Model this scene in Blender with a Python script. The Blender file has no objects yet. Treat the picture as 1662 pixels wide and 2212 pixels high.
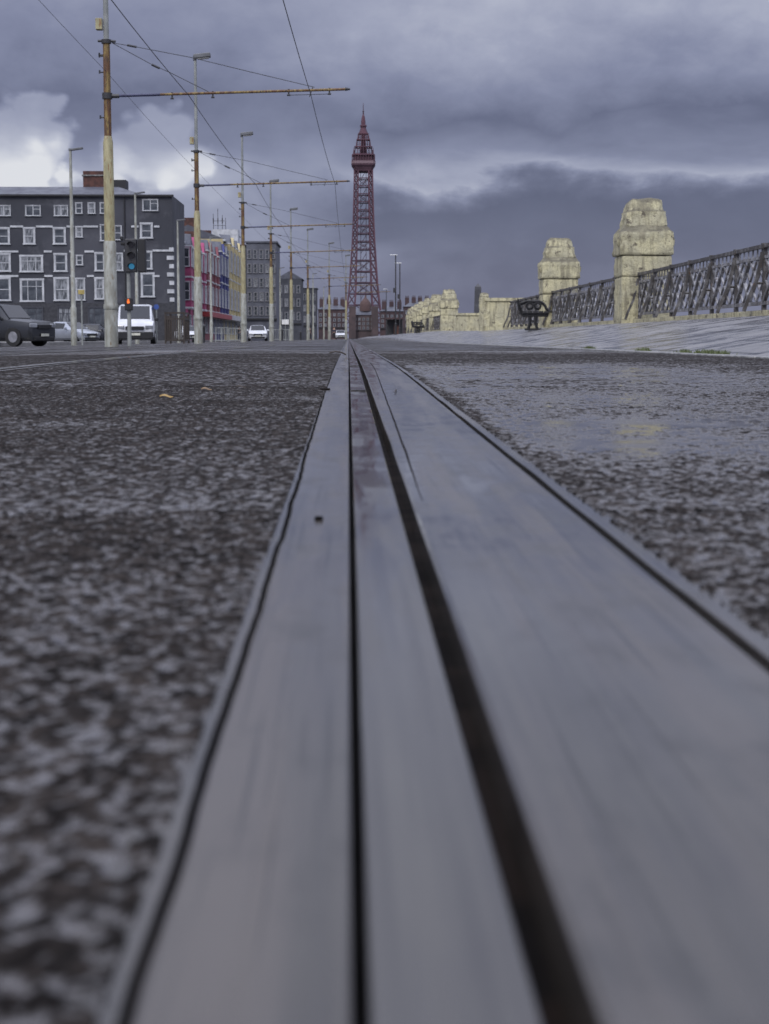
import bpy, math, random
import numpy as np
from mathutils import Vector, Matrix, noise
random.seed(7)
scene=bpy.context.scene
COL=scene.collection
R=math.radians
# ------------------------------------------------------------------ camera
F=3560.; H=.18; CX,CY=831.,1106.; VX,VY=753.,731.
PIT=math.atan((CY-VY)/F); YAW=math.atan((CX-VX)*math.cos(PIT)/F)
FW=Vector((math.sin(YAW)*math.cos(PIT),math.cos(YAW)*math.cos(PIT),-math.sin(PIT)))
RT=Vector((math.cos(YAW),-math.sin(YAW),0)); UP=RT.cross(FW)
def W(px,py,D):
    d=FW+RT*((px-CX)/F)+UP*(-(py-CY)/F)
    return Vector((0,0,H))+d*(D/d.y)
def X(px,D,py=731): return W(px,py,D).x
def Z(py,D,px=753): return W(px,py,D).z
cam=bpy.data.cameras.new('camera'); co=bpy.data.objects.new('camera',cam); COL.objects.link(co)
co.location=(0,0,H); co.rotation_euler=(R(90)-PIT,0,-YAW)
cam.sensor_fit='HORIZONTAL'; cam.sensor_width=36; cam.lens=F/1662*36
cam.clip_start=.02; cam.clip_end=12000
cam.dof.use_dof=True; cam.dof.focus_distance=8; cam.dof.aperture_fstop=15
scene.camera=co
scene.view_settings.view_transform='Standard'; scene.view_settings.look='None'; scene.view_settings.exposure=0
# ------------------------------------------------------------------ node helpers
def mth(nt,op,a,b=None,c=None,clamp=False):
    n=nt.nodes.new('ShaderNodeMath'); n.operation=op; n.use_clamp=clamp
    for i,v in enumerate((a,b,c)):
        if v is None: continue
        if isinstance(v,(int,float)): n.inputs[i].default_value=v
        else: nt.links.new(v,n.inputs[i])
    return n.outputs[0]
def sstep(nt,v,a,b,lo=0.,hi=1.):
    n=nt.nodes.new('ShaderNodeMapRange'); n.interpolation_type='SMOOTHSTEP'
    nt.links.new(v,n.inputs[0]); n.inputs[1].default_value=a; n.inputs[2].default_value=b
    n.inputs[3].default_value=lo; n.inputs[4].default_value=hi
    return n.outputs[0]
def nz(nt,vec,scale,detail=5,rough=.55,dist=0):
    n=nt.nodes.new('ShaderNodeTexNoise'); n.inputs['Scale'].default_value=scale; n.inputs['Detail'].default_value=detail
    n.inputs['Roughness'].default_value=rough; n.inputs['Distortion'].default_value=dist
    if vec is not None: nt.links.new(vec,n.inputs['Vector'])
    return n.outputs[0]
def ramp(nt,v,stops):
    n=nt.nodes.new('ShaderNodeValToRGB'); e=n.color_ramp.elements
    while len(e)<len(stops): e.new(.5)
    for i,(p,c) in enumerate(stops):
        e[i].position=p
        if isinstance(c,(int,float)): c=(c,c,c)
        e[i].color=(c[0],c[1],c[2],1)
    nt.links.new(v,n.inputs[0]); return n.outputs[0]
def mixc(nt,f,a,b,mode='MIX'):
    n=nt.nodes.new('ShaderNodeMix'); n.data_type='RGBA'; n.blend_type=mode
    for idx,v in ((0,f),(6,a),(7,b)):
        if isinstance(v,(int,float)): n.inputs[idx].default_value=v
        elif isinstance(v,tuple): n.inputs[idx].default_value=(v[0],v[1],v[2],1)
        else: nt.links.new(v,n.inputs[idx])
    return n.outputs[2]
def vscale(nt,vec,s):
    n=nt.nodes.new('ShaderNodeVectorMath'); n.operation='MULTIPLY'; nt.links.new(vec,n.inputs[0]); n.inputs[1].default_value=s
    return n.outputs[0]
def newmat(name):
    m=bpy.data.materials.new(name); m.use_nodes=True; nt=m.node_tree
    b=nt.nodes['Principled BSDF']; return m,nt,b
def pmat(name,c1,c2=None,rough=.6,r2=None,metal=0.,scale=4.,detail=6,bump=0.,bscale=None,st=(1,1,1),thr=(.4,.6),emit=None,es=0,c3=None,thr3=(.55,.7)):
    m,nt,b=newmat(name)
    tc=nt.nodes.new('ShaderNodeTexCoord').outputs['Object']
    v=vscale(nt,tc,st)
    if c2 is None: c2=tuple(x*.72 for x in c1)
    n=nz(nt,v,scale,detail); f=sstep(nt,n,thr[0],thr[1])
    colr=mixc(nt,f,c1,c2)
    if c3 is not None:
        n3=nz(nt,v,scale*2.7,detail,.65); colr=mixc(nt,sstep(nt,n3,thr3[0],thr3[1]),colr,c3)
    nt.links.new(colr,b.inputs['Base Color'])
    if r2 is None: r2=min(1,rough*1.25)
    rr=nt.nodes.new('ShaderNodeMapRange'); nt.links.new(n,rr.inputs[0]); rr.inputs[1].default_value=.3; rr.inputs[2].default_value=.7
    rr.inputs[3].default_value=rough; rr.inputs[4].default_value=r2; nt.links.new(rr.outputs[0],b.inputs['Roughness'])
    b.inputs['Metallic'].default_value=metal
    if bump:
        bn=nt.nodes.new('ShaderNodeBump'); bn.inputs['Strength'].default_value=1; bn.inputs['Distance'].default_value=bump
        nt.links.new(nz(nt,v,bscale or scale*4,6,.6),bn.inputs['Height']); nt.links.new(bn.outputs[0],b.inputs['Normal'])
    if emit: b.inputs['Emission Color'].default_value=(*emit,1); b.inputs['Emission Strength'].default_value=es
    return m
# ------------------------------------------------------------------ mesh helpers
def tag(o,label=None,cat=None,group=None,kind=None):
    if label: o['label']=label
    if cat: o['category']=cat
    if group: o['group']=group
    if kind: o['kind']=kind
    return o
class MB:
    def __init__(s): s.v=[]; s.f=[]
    def add(s,vs,fs):
        n=len(s.v); s.v+= [tuple(v) for v in vs]; s.f+=[tuple(i+n for i in f) for f in fs]; return s
    def box(s,c,d,rz=0,rx=0,ry=0):
        M=Matrix.Translation(c)@Matrix.Rotation(rz,4,'Z')@Matrix.Rotation(ry,4,'Y')@Matrix.Rotation(rx,4,'X')
        vs=[M@Vector((x*d[0]/2,y*d[1]/2,z*d[2]/2)) for x in (-1,1) for y in (-1,1) for z in (-1,1)]
        return s.add(vs,[(0,1,3,2),(4,6,7,5),(0,4,5,1),(2,3,7,6),(0,2,6,4),(1,5,7,3)])
    def bar(s,p,q,w,h=None):
        return s.tube(p,q,w*.7071,None,4,h)
    def tube(s,p,q,r1,r2=None,n=10,h=None):
        p=Vector(p); q=Vector(q); r2=r1 if r2 is None else r2
        d=(q-p).normalized(); a=Vector((0,0,1)) if abs(d.z)<.95 else Vector((1,0,0))
        u=d.cross(a).normalized(); w=d.cross(u)
        off=math.pi/4 if n==4 else 0
        vs=[]
        for c,r in ((p,r1),(q,r2)):
            for k in range(n):
                t=2*math.pi*k/n+off; vs.append(c+u*(r*math.cos(t))+w*(r*math.sin(t)))
        fs=[(k,(k+1)%n,n+(k+1)%n,n+k) for k in range(n)]+[tuple(range(n-1,-1,-1)),tuple(range(n,2*n))]
        return s.add(vs,fs)
    def path(s,pts,r,n=6):
        for a,b in zip(pts[:-1],pts[1:]): s.tube(a,b,r,None,n)
        return s
    def ring(s,c,rad,r,axis='y',n=16):
        pts=[]
        for k in range(n+1):
            t=2*math.pi*k/n
            o=(rad*math.cos(t),0,rad*math.sin(t)) if axis=='y' else (0,rad*math.cos(t),rad*math.sin(t))
            pts.append(Vector(c)+Vector(o))
        return s.path(pts,r,5)
    def lathe(s,prof,c=(0,0,0),n=16):
        c=Vector(c); rings=[[c+Vector((r*math.cos(2*math.pi*k/n),r*math.sin(2*math.pi*k/n),z)) for k in range(n)] for z,r in prof]
        return s.loft(rings)
    def loft(s,rings,caps=True):
        n=len(rings[0]); vs=[v for r in rings for v in r]; fs=[]
        for i in range(len(rings)-1):
            for k in range(n):
                a=i*n+k; b=i*n+(k+1)%n; fs.append((a,b,b+n,a+n))
        if caps: fs.append(tuple(range(n-1,-1,-1))); fs.append(tuple((len(rings)-1)*n+k for k in range(n)))
        return s.add(vs,fs)
    def build(s,name,mat,parent=None,smooth=False,bevel=0.,kind=None):
        me=bpy.data.meshes.new(name); me.from_pydata(s.v,[],s.f); me.update()
        import bmesh
        bm=bmesh.new(); bm.from_mesh(me); bmesh.ops.recalc_face_normals(bm,faces=bm.faces)
        if smooth:
            for f in bm.faces: f.smooth=True
        bm.to_mesh(me); bm.free()
        if mat: me.materials.append(mat)
        o=bpy.data.objects.new(name,me); COL.objects.link(o)
        if parent: o.parent=parent
        if bevel:
            b=o.modifiers.new('b','BEVEL'); b.width=bevel; b.segments=2; b.limit_method='ANGLE'
        if smooth:
            try: me.set_sharp_from_angle(angle=R(40))
            except Exception: pass
        if kind: o['kind']=kind
        return o
def thing(name,label,cat,loc=(0,0,0),rz=0,group=None):
    o=bpy.data.objects.new(name,None); COL.objects.link(o); o.location=loc; o.rotation_euler=(0,0,rz); o.empty_display_size=.2
    return tag(o,label,cat,group)
def dup(root,loc,rz=None,label=None,sx=None):
    r=root.copy(); COL.objects.link(r); r.location=loc
    if rz is not None: r.rotation_euler=(0,0,rz)
    if label: r['label']=label
    for ch in list(root.children):
        c=ch.copy(); COL.objects.link(c); c.parent=r
        for g in list(ch.children):
            d=g.copy(); COL.objects.link(d); d.parent=c
    return r
def grid(name,xs,ys,zf,mat,attr=None,kind='structure'):
    XX,YY=np.meshgrid(xs,ys); res=zf(XX,YY)
    ZZ,A=res if isinstance(res,tuple) else (res,None)
    nx,ny=len(xs),len(ys); n=nx*ny
    me=bpy.data.meshes.new(name); me.vertices.add(n)
    me.vertices.foreach_set('co',np.stack([XX,YY,ZZ],-1).astype(np.float32).ravel())
    i=np.arange(nx-1)[None,:]+nx*np.arange(ny-1)[:,None]
    q=np.stack([i,i+1,i+nx+1,i+nx],-1).reshape(-1,4).astype(np.int32); nf=len(q)
    me.loops.add(nf*4); me.loops.foreach_set('vertex_index',q.ravel())
    me.polygons.add(nf); me.polygons.foreach_set('loop_start',np.arange(0,nf*4,4,dtype=np.int32))
    me.update(calc_edges=True); me.validate()
    me.polygons.foreach_set('use_smooth',np.ones(nf,dtype=bool))
    if A is not None:
        a=me.attributes.new('wet','FLOAT','POINT'); a.data.foreach_set('value',A.astype(np.float32).ravel())
    me.materials.append(mat)
    o=bpy.data.objects.new(name,me); COL.objects.link(o); o['kind']=kind; return o
# ------------------------------------------------------------------ terrain
SL=.0067
def base(y):
    y=np.asarray(y,dtype=float); w=3.93; u=np.clip(y-5.5,0,w)
    return SL*np.minimum(y,5.5)+SL*(u-u*u/(2*w))
def G(x,y): return base(y)-.017*np.clip(-np.asarray(x)-1.7,0,12)
def g(x,y): return float(G(x,y))
def sm(v,a,b):
    t=np.clip((v-a)/(b-a),0,1); return t*t*(3-2*t)
def PZ(x,y):
    return base(y)+.012+.43*np.clip((np.asarray(x,dtype=float)-2.95)/2.75,0,1)+.18*sm(np.asarray(y,dtype=float),60,115)
def pz(x,y): return float(PZ(x,y))
def hs(i,j,k):
    n=np.sin(i*127.1+j*311.7+k*74.7)*43758.5453; return n-np.floor(n)
def vn(x,y,s,k=0):
    gx=x/s; gy=y/s; i=np.floor(gx); j=np.floor(gy); fx=gx-i; fy=gy-j; fx=fx*fx*(3-2*fx); fy=fy*fy*(3-2*fy)
    return (hs(i,j,k)*(1-fx)+hs(i+1,j,k)*fx)*(1-fy)+(hs(i,j+1,k)*(1-fx)+hs(i+1,j+1,k)*fx)*fy
def stones(x,y,c,rmin=.24,rv=.34):
    gx=x/c; gy=y/c; ix=np.floor(gx); iy=np.floor(gy); out=np.full(x.shape,-1.)
    for di in (-1,0,1):
        for dj in (-1,0,1):
            a=ix+di; b=iy+dj
            px=a+hs(a,b,1); py=b+hs(a,b,2); r=rmin+rv*hs(a,b,3); hh=.25+.75*hs(a,b,4)
            e=.7+.7*hs(a,b,5); an=hs(a,b,6)-.5; ux=gx-px; uy=gy-py
            d2=((ux+an*uy)**2*e+(uy-an*ux)**2/e)/(r*r)
            out=np.maximum(out,hh*(1-d2*d2))
    return out
def near(c,amp,t0=.12):
    def f(x,y):
        wx=x+.3*c*(vn(x,y,c*.45,31)-.5)*2; wy=y+.3*c*(vn(x,y,c*.45,32)-.5)*2
        S=np.maximum(stones(wx,wy,c),.8*stones(wx+9.3,wy+4.1,c*.7))
        lf=.45*vn(x,y,.28,7)+.3*vn(x,y,.10,8)+.25*vn(x,y,.04,9)
        xr=sm(x,.24,.3)
        pud=sm(y,1.9,2.7)*(1-sm(y,7.5,9.5))*xr*(1-sm(x,1.1,1.6+.6*vn(x,y,.6,3)))*(.5+.8*vn(x,y,.4,4))
        t=t0+.75*(lf-.5)+.50*np.clip(pud,0,1)+.06*xr
        h=S-t
        z=G(x,y)+amp*np.clip(h,0,1)**.55
        return z,1-sm(h,.0,.05)
    return f
# asphalt
def asphalt(name,near_):
    m,nt,b=newmat(name)
    pos=nt.nodes.new('ShaderNodeNewGeometry').outputs['Position']
    if near_:
        a=nt.nodes.new('ShaderNodeAttribute'); a.attribute_name='wet'; wet=a.outputs['Fac']
    else:
        n1=nz(nt,pos,26,3,.6); n2=nz(nt,pos,.7,3)
        s=mth(nt,'ADD',n1,mth(nt,'MULTIPLY',mth(nt,'SUBTRACT',n2,.5),.5)); wet=sstep(nt,s,.48,.54)
    n3=nz(nt,pos,190,4,.6); n4=nz(nt,pos,60,2)
    st=mixc(nt,sstep(nt,n4,.35,.7),(.007,.006,.0055),(.030,.025,.022)); st=mixc(nt,sstep(nt,n3,.60,.75),st,(.075,.065,.058))
    c=mixc(nt,wet,st,(.052,.047,.045))
    nt.links.new(c,b.inputs['Base Color'])
    n5=nz(nt,pos,4.5,4,.6); wr=sstep(nt,n5,.38,.62,.05,.22)
    rg=nt.nodes.new('ShaderNodeMapRange'); nt.links.new(wet,rg.inputs[0]); rg.inputs[3].default_value=.8
    nt.links.new(wr,rg.inputs[4]) if near_ else setattr(rg.inputs[4],'default_value',.22)
    nt.links.new(rg.outputs[0],b.inputs['Roughness'])
    sp=nt.nodes.new('ShaderNodeMapRange'); nt.links.new(wet,sp.inputs[0]); sp.inputs[3].default_value=.04; sp.inputs[4].default_value=1.
    nt.links.new(sp.outputs[0],b.inputs['Specular IOR Level'])
    bn=nt.nodes.new('ShaderNodeBump'); bn.inputs['Distance'].default_value=.0012 if near_ else .006
    hgt=mth(nt,'MULTIPLY',nz(nt,pos,240 if near_ else 30,4,.6),mth(nt,'SUBTRACT',1.02,wet))
    nt.links.new(hgt,bn.inputs['Height']); nt.links.new(bn.outputs[0],b.inputs['Normal'])
    return m
A_near=asphalt('wet_asphalt_near',True); A_far=asphalt('wet_asphalt',False)
LE,RE=-.066,.243
def fgz(x,y):
    z=G(x,y)
    near_=(y>.2)&(y<13.99)&(x>-3.11)&(x<2.79)
    z=z-.05*near_
    z=z-.05*((x>-.0781)&(x<.2521)&(y<300)&(~near_))
    z=np.where(x>2.795,-.3,z); z=np.where(x>12.5,-9,z)
    return z
grid('ground',np.array([-4000,-800,-200,-60,-30,-20,-13.7,-10,-7,-5,-3.12,-3.1,-1.7,-.082,-.078,.252,.256,2.7,2.78,2.8,12,13,4000.]),
     np.array([-60,-20,0,.19,.21,3,5.5,6.3,7,7.7,8.4,9.5,13.98,14.0,20,40,80,150,299,300,600,1500,6000.]),fgz,A_far)
ed=lambda a,b,s: np.linspace(a,b,int((b-a)/s)+1)
nA_=near(.0140,.0040,.12); nB_=near(.0168,.0042,.11); nC_=near(.027,.0050,.10)
grid('asphalt_surface',ed(-.46,LE,.0024),ed(.2,1.6,.0024),nA_,A_near)
grid('asphalt_surface',ed(RE,.55,.0024),ed(.2,1.6,.0024),nA_,A_near)
grid('asphalt_surface',ed(-1.3,LE,.0044),ed(1.6,5,.0048),nB_,A_near)
grid('asphalt_surface',ed(RE,1.45,.0044),ed(1.6,5,.0048),nB_,A_near)
grid('asphalt_surface',ed(-3.12,LE,.0115),ed(5,14,.0125),nC_,A_near)
grid('asphalt_surface',ed(RE,2.79,.0115),ed(5,14,.0125),nC_,A_near)
for a,b_,y0,y1 in ((-3.12,-.46,.2,1.6),(-3.12,-1.3,1.6,5),(.55,2.79,.2,1.6),(1.45,2.79,1.6,5)):
    grid('asphalt_surface',ed(a,b_,.016),ed(y0,y1,.016),near(.032,.004),A_near)
# promenade paving
m,nt,b=newmat('wet_paving')
pos=nt.nodes.new('ShaderNodeNewGeometry').outputs['Position']
bt=nt.nodes.new('ShaderNodeTexBrick'); nt.links.new(vscale(nt,pos,(1,1,0)),bt.inputs['Vector']); bt.inputs['Scale'].default_value=1
bt.inputs['Brick Width'].default_value=1.2; bt.inputs['Row Height'].default_value=1.5; bt.inputs['Mortar Size'].default_value=.03
bt.inputs['Color1'].default_value=(.17,.162,.155,1); bt.inputs['Color2'].default_value=(.115,.11,.107,1); bt.inputs['Mortar'].default_value=(.02,.02,.018,1)
n=nz(nt,pos,1.7,7,.66); n2=nz(nt,pos,14,5,.6)
c=mixc(nt,sstep(nt,n,.42,.62),bt.outputs[0],(.065,.063,.063)); c=mixc(nt,sstep(nt,n2,.53,.68),c,(.045,.045,.044))
c=mixc(nt,mth(nt,'SUBTRACT',1.,bt.outputs['Fac']),(.015,.015,.013),c)
nt.links.new(c,b.inputs['Base Color']); nt.links.new(sstep(nt,n,.40,.60,.42,.13),b.inputs['Roughness'])
bn=nt.nodes.new('ShaderNodeBump'); bn.inputs['Distance'].default_value=.003; nt.links.new(n2,bn.inputs['Height']); nt.links.new(bn.outputs[0],b.inputs['Normal'])
PAV=m
grid('promenade_pavement',np.array([2.78,2.781,2.95,3.6,4.2,4.8,5.7,8,12.4,12.41]),np.array([-20,0,2,4,6,8,10,20,40,60,70,80,90,100,115,200,480.]),
     lambda x,y: np.where((x<2.7805)|(x>12.405),-.2-8*(x>12),PZ(x,y)),PAV)
M_sea=pmat('sea_water',(.05,.07,.075),rough=.15,scale=.2,bump=.2,bscale=.3)
MB().add([(12.3,-300,-6),(5000,-300,-6),(5000,6000,-6),(12.3,6000,-6)],[(0,1,2,3)]).build('sea',M_sea,kind='structure')
M_conc=pmat('wet_concrete',(.20,.195,.18),(.10,.10,.095),rough=.3,r2=.6,scale=6,bump=.003)
kb=MB()
y=-3.
while y<60:
    z=float(base(y+.45)); kb.box((2.70,y+.45,z-.045),(.15,.89,.12)); y+=.91
kb.build('kerb',M_conc,bevel=.008,kind='structure')
M_slab=pmat('pavement_slab',(.2,.195,.185),rough=.35,scale=2)
MB().box((-15.6,220,-.1),(1.6,300,.2)).build('pavement',M_slab,kind='structure')
MB().box((-23,140,-.12),(16,18,.14)).build('pavement',M_slab,kind='structure')
M_white=pmat('white_paint',(.75,.75,.72),(.6,.6,.58),rough=.5,scale=3)
M_line=pmat('road_paint',(.55,.55,.52),rough=.4,scale=9)
for i in range(14):
    y=45+i*9; MB().add([(-9.6,y,g(-9.6,y)+.005),(-9.5,y,g(-9.5,y)+.005),(-9.5,y+4,g(-9.5,y)+.005),(-9.6,y+4,g(-9.6,y)+.005)],[(0,1,2,3)]).build('road_marking',M_line,kind='structure')
# ------------------------------------------------------------------ main rail
def steel(name,c1,c2,ro,ro2,metal,c3,spec=(.12,.5),speck=0):
    m,nt,b=newmat(name)
    pos=nt.nodes.new('ShaderNodeNewGeometry').outputs['Position']
    v=vscale(nt,pos,(95,1.1,1)); v2=vscale(nt,pos,(20,.8,1)); v3=vscale(nt,pos,(18,7,1)); v4=vscale(nt,pos,(260,2.5,1))
    n=nz(nt,v,1,5,.6); n2=nz(nt,v2,1,5,.6); n3=nz(nt,v3,1,6,.62); n4=nz(nt,v4,1,3,.6)
    c=mixc(nt,sstep(nt,n,.38,.62),c1,c2); c=mixc(nt,mth(nt,'MULTIPLY',sstep(nt,n2,.42,.62),.8),c,c3)
    c=mixc(nt,mth(nt,'MULTIPLY',sstep(nt,n3,.5,.70),.6),c,tuple(k*.35 for k in c1))
    c=mixc(nt,mth(nt,'MULTIPLY',sstep(nt,n4,.56,.68),.8),c,tuple(k*.2 for k in c1))
    if speck: c=mixc(nt,sstep(nt,nz(nt,pos,260,3,.6),.56,.66),c,tuple(k*.3 for k in c1))
    nt.links.new(c,b.inputs['Base Color'])
    s=mth(nt,'ADD',mth(nt,'MULTIPLY',n2,.5),mth(nt,'MULTIPLY',n3,.5))
    s2=mth(nt,'ADD',mth(nt,'MULTIPLY',n,.45),mth(nt,'MULTIPLY',n2,.55))
    nt.links.new(sstep(nt,s,.40,.60,ro,ro2),b.inputs['Roughness']); b.inputs['Metallic'].default_value=metal
    nt.links.new(sstep(nt,s2,.40,.60,spec[0],spec[1]),b.inputs['Specular IOR Level'])
    bn=nt.nodes.new('ShaderNodeBump'); bn.inputs['Distance'].default_value=.00035
    nt.links.new(mth(nt,'ADD',n,n3),bn.inputs['Height']); nt.links.new(bn.outputs[0],b.inputs['Normal'])
    return m
M_rail=steel('wet_rail_steel',(.060,.056,.051),(.040,.037,.034),.08,.26,.05,(.072,.061,.052),(.32,.62))
M_plate=steel('wet_plate',(.052,.050,.047),(.036,.034,.033),.05,.24,.0,(.064,.055,.047),(.32,.62))
M_cst=steel('wet_concrete_strip',(.055,.053,.051),(.036,.035,.034),.10,.3,.0,(.066,.059,.052),(.3,.55),1)
M_seal=pmat('black_sealant',(.006,.005,.0045),rough=.8)
M_seal.node_tree.nodes['Principled BSDF'].inputs['Specular IOR Level'].default_value=.1
M_rust=pmat('dark_rust',(.016,.009,.005),(.006,.004,.003),rough=.7,scale=20)
M_rust.node_tree.nodes['Principled BSDF'].inputs['Specular IOR Level'].default_value=.15
m,nt,b=newmat('flangeway')
pos=nt.nodes.new('ShaderNodeNewGeometry').outputs['Position']; sx=nt.nodes.new('ShaderNodeSeparateXYZ'); nt.links.new(pos,sx.inputs[0])
f=mth(nt,'MULTIPLY',sstep(nt,sx.outputs[1],1.3,2.0),sstep(nt,nz(nt,vscale(nt,pos,(3,3.2,1)),1,4),.42,.54))
nst=nz(nt,vscale(nt,pos,(90,1.3,1)),1,5)
c=mixc(nt,sstep(nt,nst,.4,.6),(.058,.055,.051),(.036,.034,.033)); c=mixc(nt,f,c,(.020,.013,.012)); nt.links.new(c,b.inputs['Base Color'])
nt.links.new(sstep(nt,nz(nt,vscale(nt,pos,(30,3,1)),1,5),.4,.6,.07,.25),b.inputs['Roughness'])
nt.links.new(sstep(nt,mth(nt,'ADD',mth(nt,'MULTIPLY',f,-.5),nst),.0,.6,.06,.55),b.inputs['Specular IOR Level'])
M_flan=m
ST=list(np.arange(.2,3,.02))+list(np.arange(3,10,.08))+list(np.arange(10,40,1.))+list(np.arange(40,301,20.))
wobL=lambda y: .0024*noise.noise(Vector((y*2.3,3,0)))+.0014*noise.noise(Vector((y*8,8,0)))+.0008*noise.noise(Vector((y*21,8,3)))-.0025*min(max(y-1.2,0),3)
zero=lambda y:0.
def strip(name,xl,xr,z,mat,parent,wl=zero,wr=zero,y0=.2,y1=300,e=.0015):
    mb=MB(); rings=[]
    for y in ST:
        if y<y0 or y>y1: continue
        bz=float(base(y))+.0008; a=xl+wl(y); c=xr+wr(y)
        rings.append([(a,y,bz-.04),(a,y,bz+z-e*.6),(a+e,y,bz+z),(c-e,y,bz+z),(c,y,bz+z-e*.6),(c,y,bz-.04)])
    mb.loft(rings); return mb.build(name,mat,parent,smooth=False)
rail=thing('tram_rail','wide wet steel tram rail running from the foreground straight to the tower','rail')
strip('concrete_edge',-.0795,-.0600,-.0004,M_cst,rail,wr=wobL,e=.0006)
strip('sealant_line',-.0625,-.0535,-.006,M_seal,rail,wl=wobL,wr=wobL)
strip('rail_head',-.0560,.0002,.0002,M_rail,rail,wl=wobL,e=.0012)
strip('sealant_line',-.001,.008,-.014,M_seal,rail)
strip('flangeway_floor',.0055,.050,-.001,M_flan,rail,e=.001)
wg=lambda y:.0012*noise.noise(Vector((y*1.7,5,0)))
strip('rusty_groove',.048,.069,-.032,M_rust,rail)
strip('cover_plate',.0650,.221,.0004,M_plate,rail,wl=wg,e=.003)
strip('sealant_line',.219,.231,-.010,M_seal,rail)
wr2=lambda y:.0018*noise.noise(Vector((y*2.7,9,0)))
strip('concrete_edge',.2285,.2535,.0,M_cst,rail,wl=wr2,e=.001)
sw=MB(); rings=[]
for y in np.arange(1.7,9,.1):
    xx=.076+.024*min((y-1.7)/3.5,1.6)+.0012*noise.noise(Vector((y*4,2,2))); bz=float(base(y))+.0014; wd=.003*min(1,(y-1.65)*1.5); rings.append([(xx,y,bz-.003),(xx,y,bz+.0005),(xx+wd,y,bz+.0005),(xx+wd,y,bz-.003)])
sw.loft(rings).build('tongue_seam',M_seal,rail)
for yy in (4.7,7.9):
    MB().box((.028,yy,float(base(yy))+.001),(.042,.05,.006)).build('joint_bar',M_cst,rail)
MB().box((-.068,4.75,float(base(4.75))+.003),(.03,.03,.006)).build('joint_bar',M_rust,rail)
MB().tube((-.028,1.53,float(base(1.53))+.001),(-.028,1.53,float(base(1.53))+.0045),.0042,.0038,8).build('bolt',M_seal,rail)
def siderail(xc,lab):
    t=thing('tram_rail',lab,'rail')
    for nm,a,c,dz,mt in (('rail_head',-.04,.02,.009,M_rail),('groove',.02,.045,.003,M_seal),('lip',.045,.07,.008,M_rail),('concrete_edge',-.075,-.04,.006,M_conc)):
        rings=[]
        for y in (-5,0,2,4,5.5,6.5,7.5,8.5,9.5,14,20,40,80,150,300):
            z=g(xc,y); rings.append([(xc+a,y,z-.03),(xc+a,y,z+dz),(xc+c,y,z+dz),(xc+c,y,z-.03)])
        MB().loft(rings).build(nm,mt,t)
siderail(-1.46,'left rail of the same tram track, thin pale line across the wet asphalt')
siderail(-3.25,'near rail of the further tram track, left of the wet asphalt strip')
siderail(-4.69,'outermost left tram rail close to the tram poles')
# debris
M_leaf=pmat('yellow_leaf',(.30,.19,.045),(.18,.11,.03),rough=.5,scale=60); M_twig=pmat('twig_brown',(.03,.02,.012),rough=.6)
def leaf(px,py,w,lab,mt):
    D=H*F/(py-707); x=X(px,D); z=g(x,D)+.003
    mb=MB(); n=8; top=[];
    for k in range(n+1):
        t=k/n; hw=w*.25*math.sin(math.pi*t)+.0005; xx=x-w/2+w*t; zz=z+.003*math.sin(t*5)+.003
        top.append([(xx,D-hw,zz-.002),(xx,D,zz+.002),(xx,D+hw,zz+.002),(xx,D,zz-.002)])
    mb.loft(top); tag(mb.build('fallen_leaf',mt),lab,'leaf')
leaf(358,859,.034,'yellow scrap of leaf on the wet asphalt left of the rail',M_leaf)
leaf(445,843,.03,'smaller brownish leaf scrap just beyond the yellow one',pmat('brown_leaf',(.16,.10,.045),rough=.5,scale=50))
leaf(520,838,.03,'dark leaf lying on asphalt nearest the rail on its left',M_twig)
tw=MB(); D=9.; tw.path([W(712,762,D),W(725,759,D),W(738,761,D),W(748,766,D)],.004,5)
tag(tw.build('twig',M_twig),'thin dark twig lying across the left rail edge in the distance','twig')
tw=MB(); D=4.5; zz=float(base(D))+.003
tw.path([(X(853,D,850),D,zz+.001),(X(858,D,850),D+.1,zz+.006),(X(862,D,850),D+.25,zz)],.0012,5)
tag(tw.build('twig',M_twig),'tiny bent twig lying on the steel plate right of the groove','twig')
M_grass=pmat('grass_green',(.075,.095,.022),(.045,.06,.014),rough=.5,scale=20)
gm=MB()
for _ in range(700):
    y=random.choice((12.3,12.6,13.6,15.5,19,12.9))+random.gauss(0,.1); x=2.775+random.gauss(0,.03); z=float(base(y))+.01
    h=random.uniform(.01,.045); a=random.uniform(0,6.28); w=.004; dx=math.cos(a)*h*.5; dy=math.sin(a)*h*.5
    gm.add([(x-w,y,z),(x+w,y,z),(x+dx,y+dy,z+h)],[(0,1,2)])
gm.build('grass',M_grass,kind='stuff')
# ------------------------------------------------------------------ tram poles
M_pgrey=pmat('pale_pole_paint',(.30,.31,.27),(.20,.20,.165),rough=.45,scale=2.5,st=(3,3,1),c3=(.15,.10,.05),thr3=(.56,.70))
M_pcream=pmat('cream_pole_paint',(.34,.31,.17),(.24,.22,.12),rough=.45,scale=2.5,st=(4,4,1),c3=(.19,.10,.035),thr3=(.52,.68))
M_prust=pmat('rusty_pole',(.10,.045,.016),(.22,.155,.05),rough=.6,scale=2,st=(5,5,1),thr=(.42,.6),c3=(.035,.022,.015),thr3=(.50,.66))
M_slim=pmat('grey_pole',(.25,.26,.24),(.17,.18,.17),rough=.5,scale=2)
M_dk=pmat('dark_metal',(.03,.03,.032),rough=.45,scale=5)
M_blue=pmat('blue_arm',(.04,.045,.10),rough=.5)
M_lampg=pmat('lamp_housing',(.12,.125,.13),rough=.5); M_lens=pmat('lamp_glass',(.4,.4,.36),rough=.2)
D1=40.; P1=Vector((X(241,D1,740),D1,0)); P1.z=g(P1.x,D1)
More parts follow.
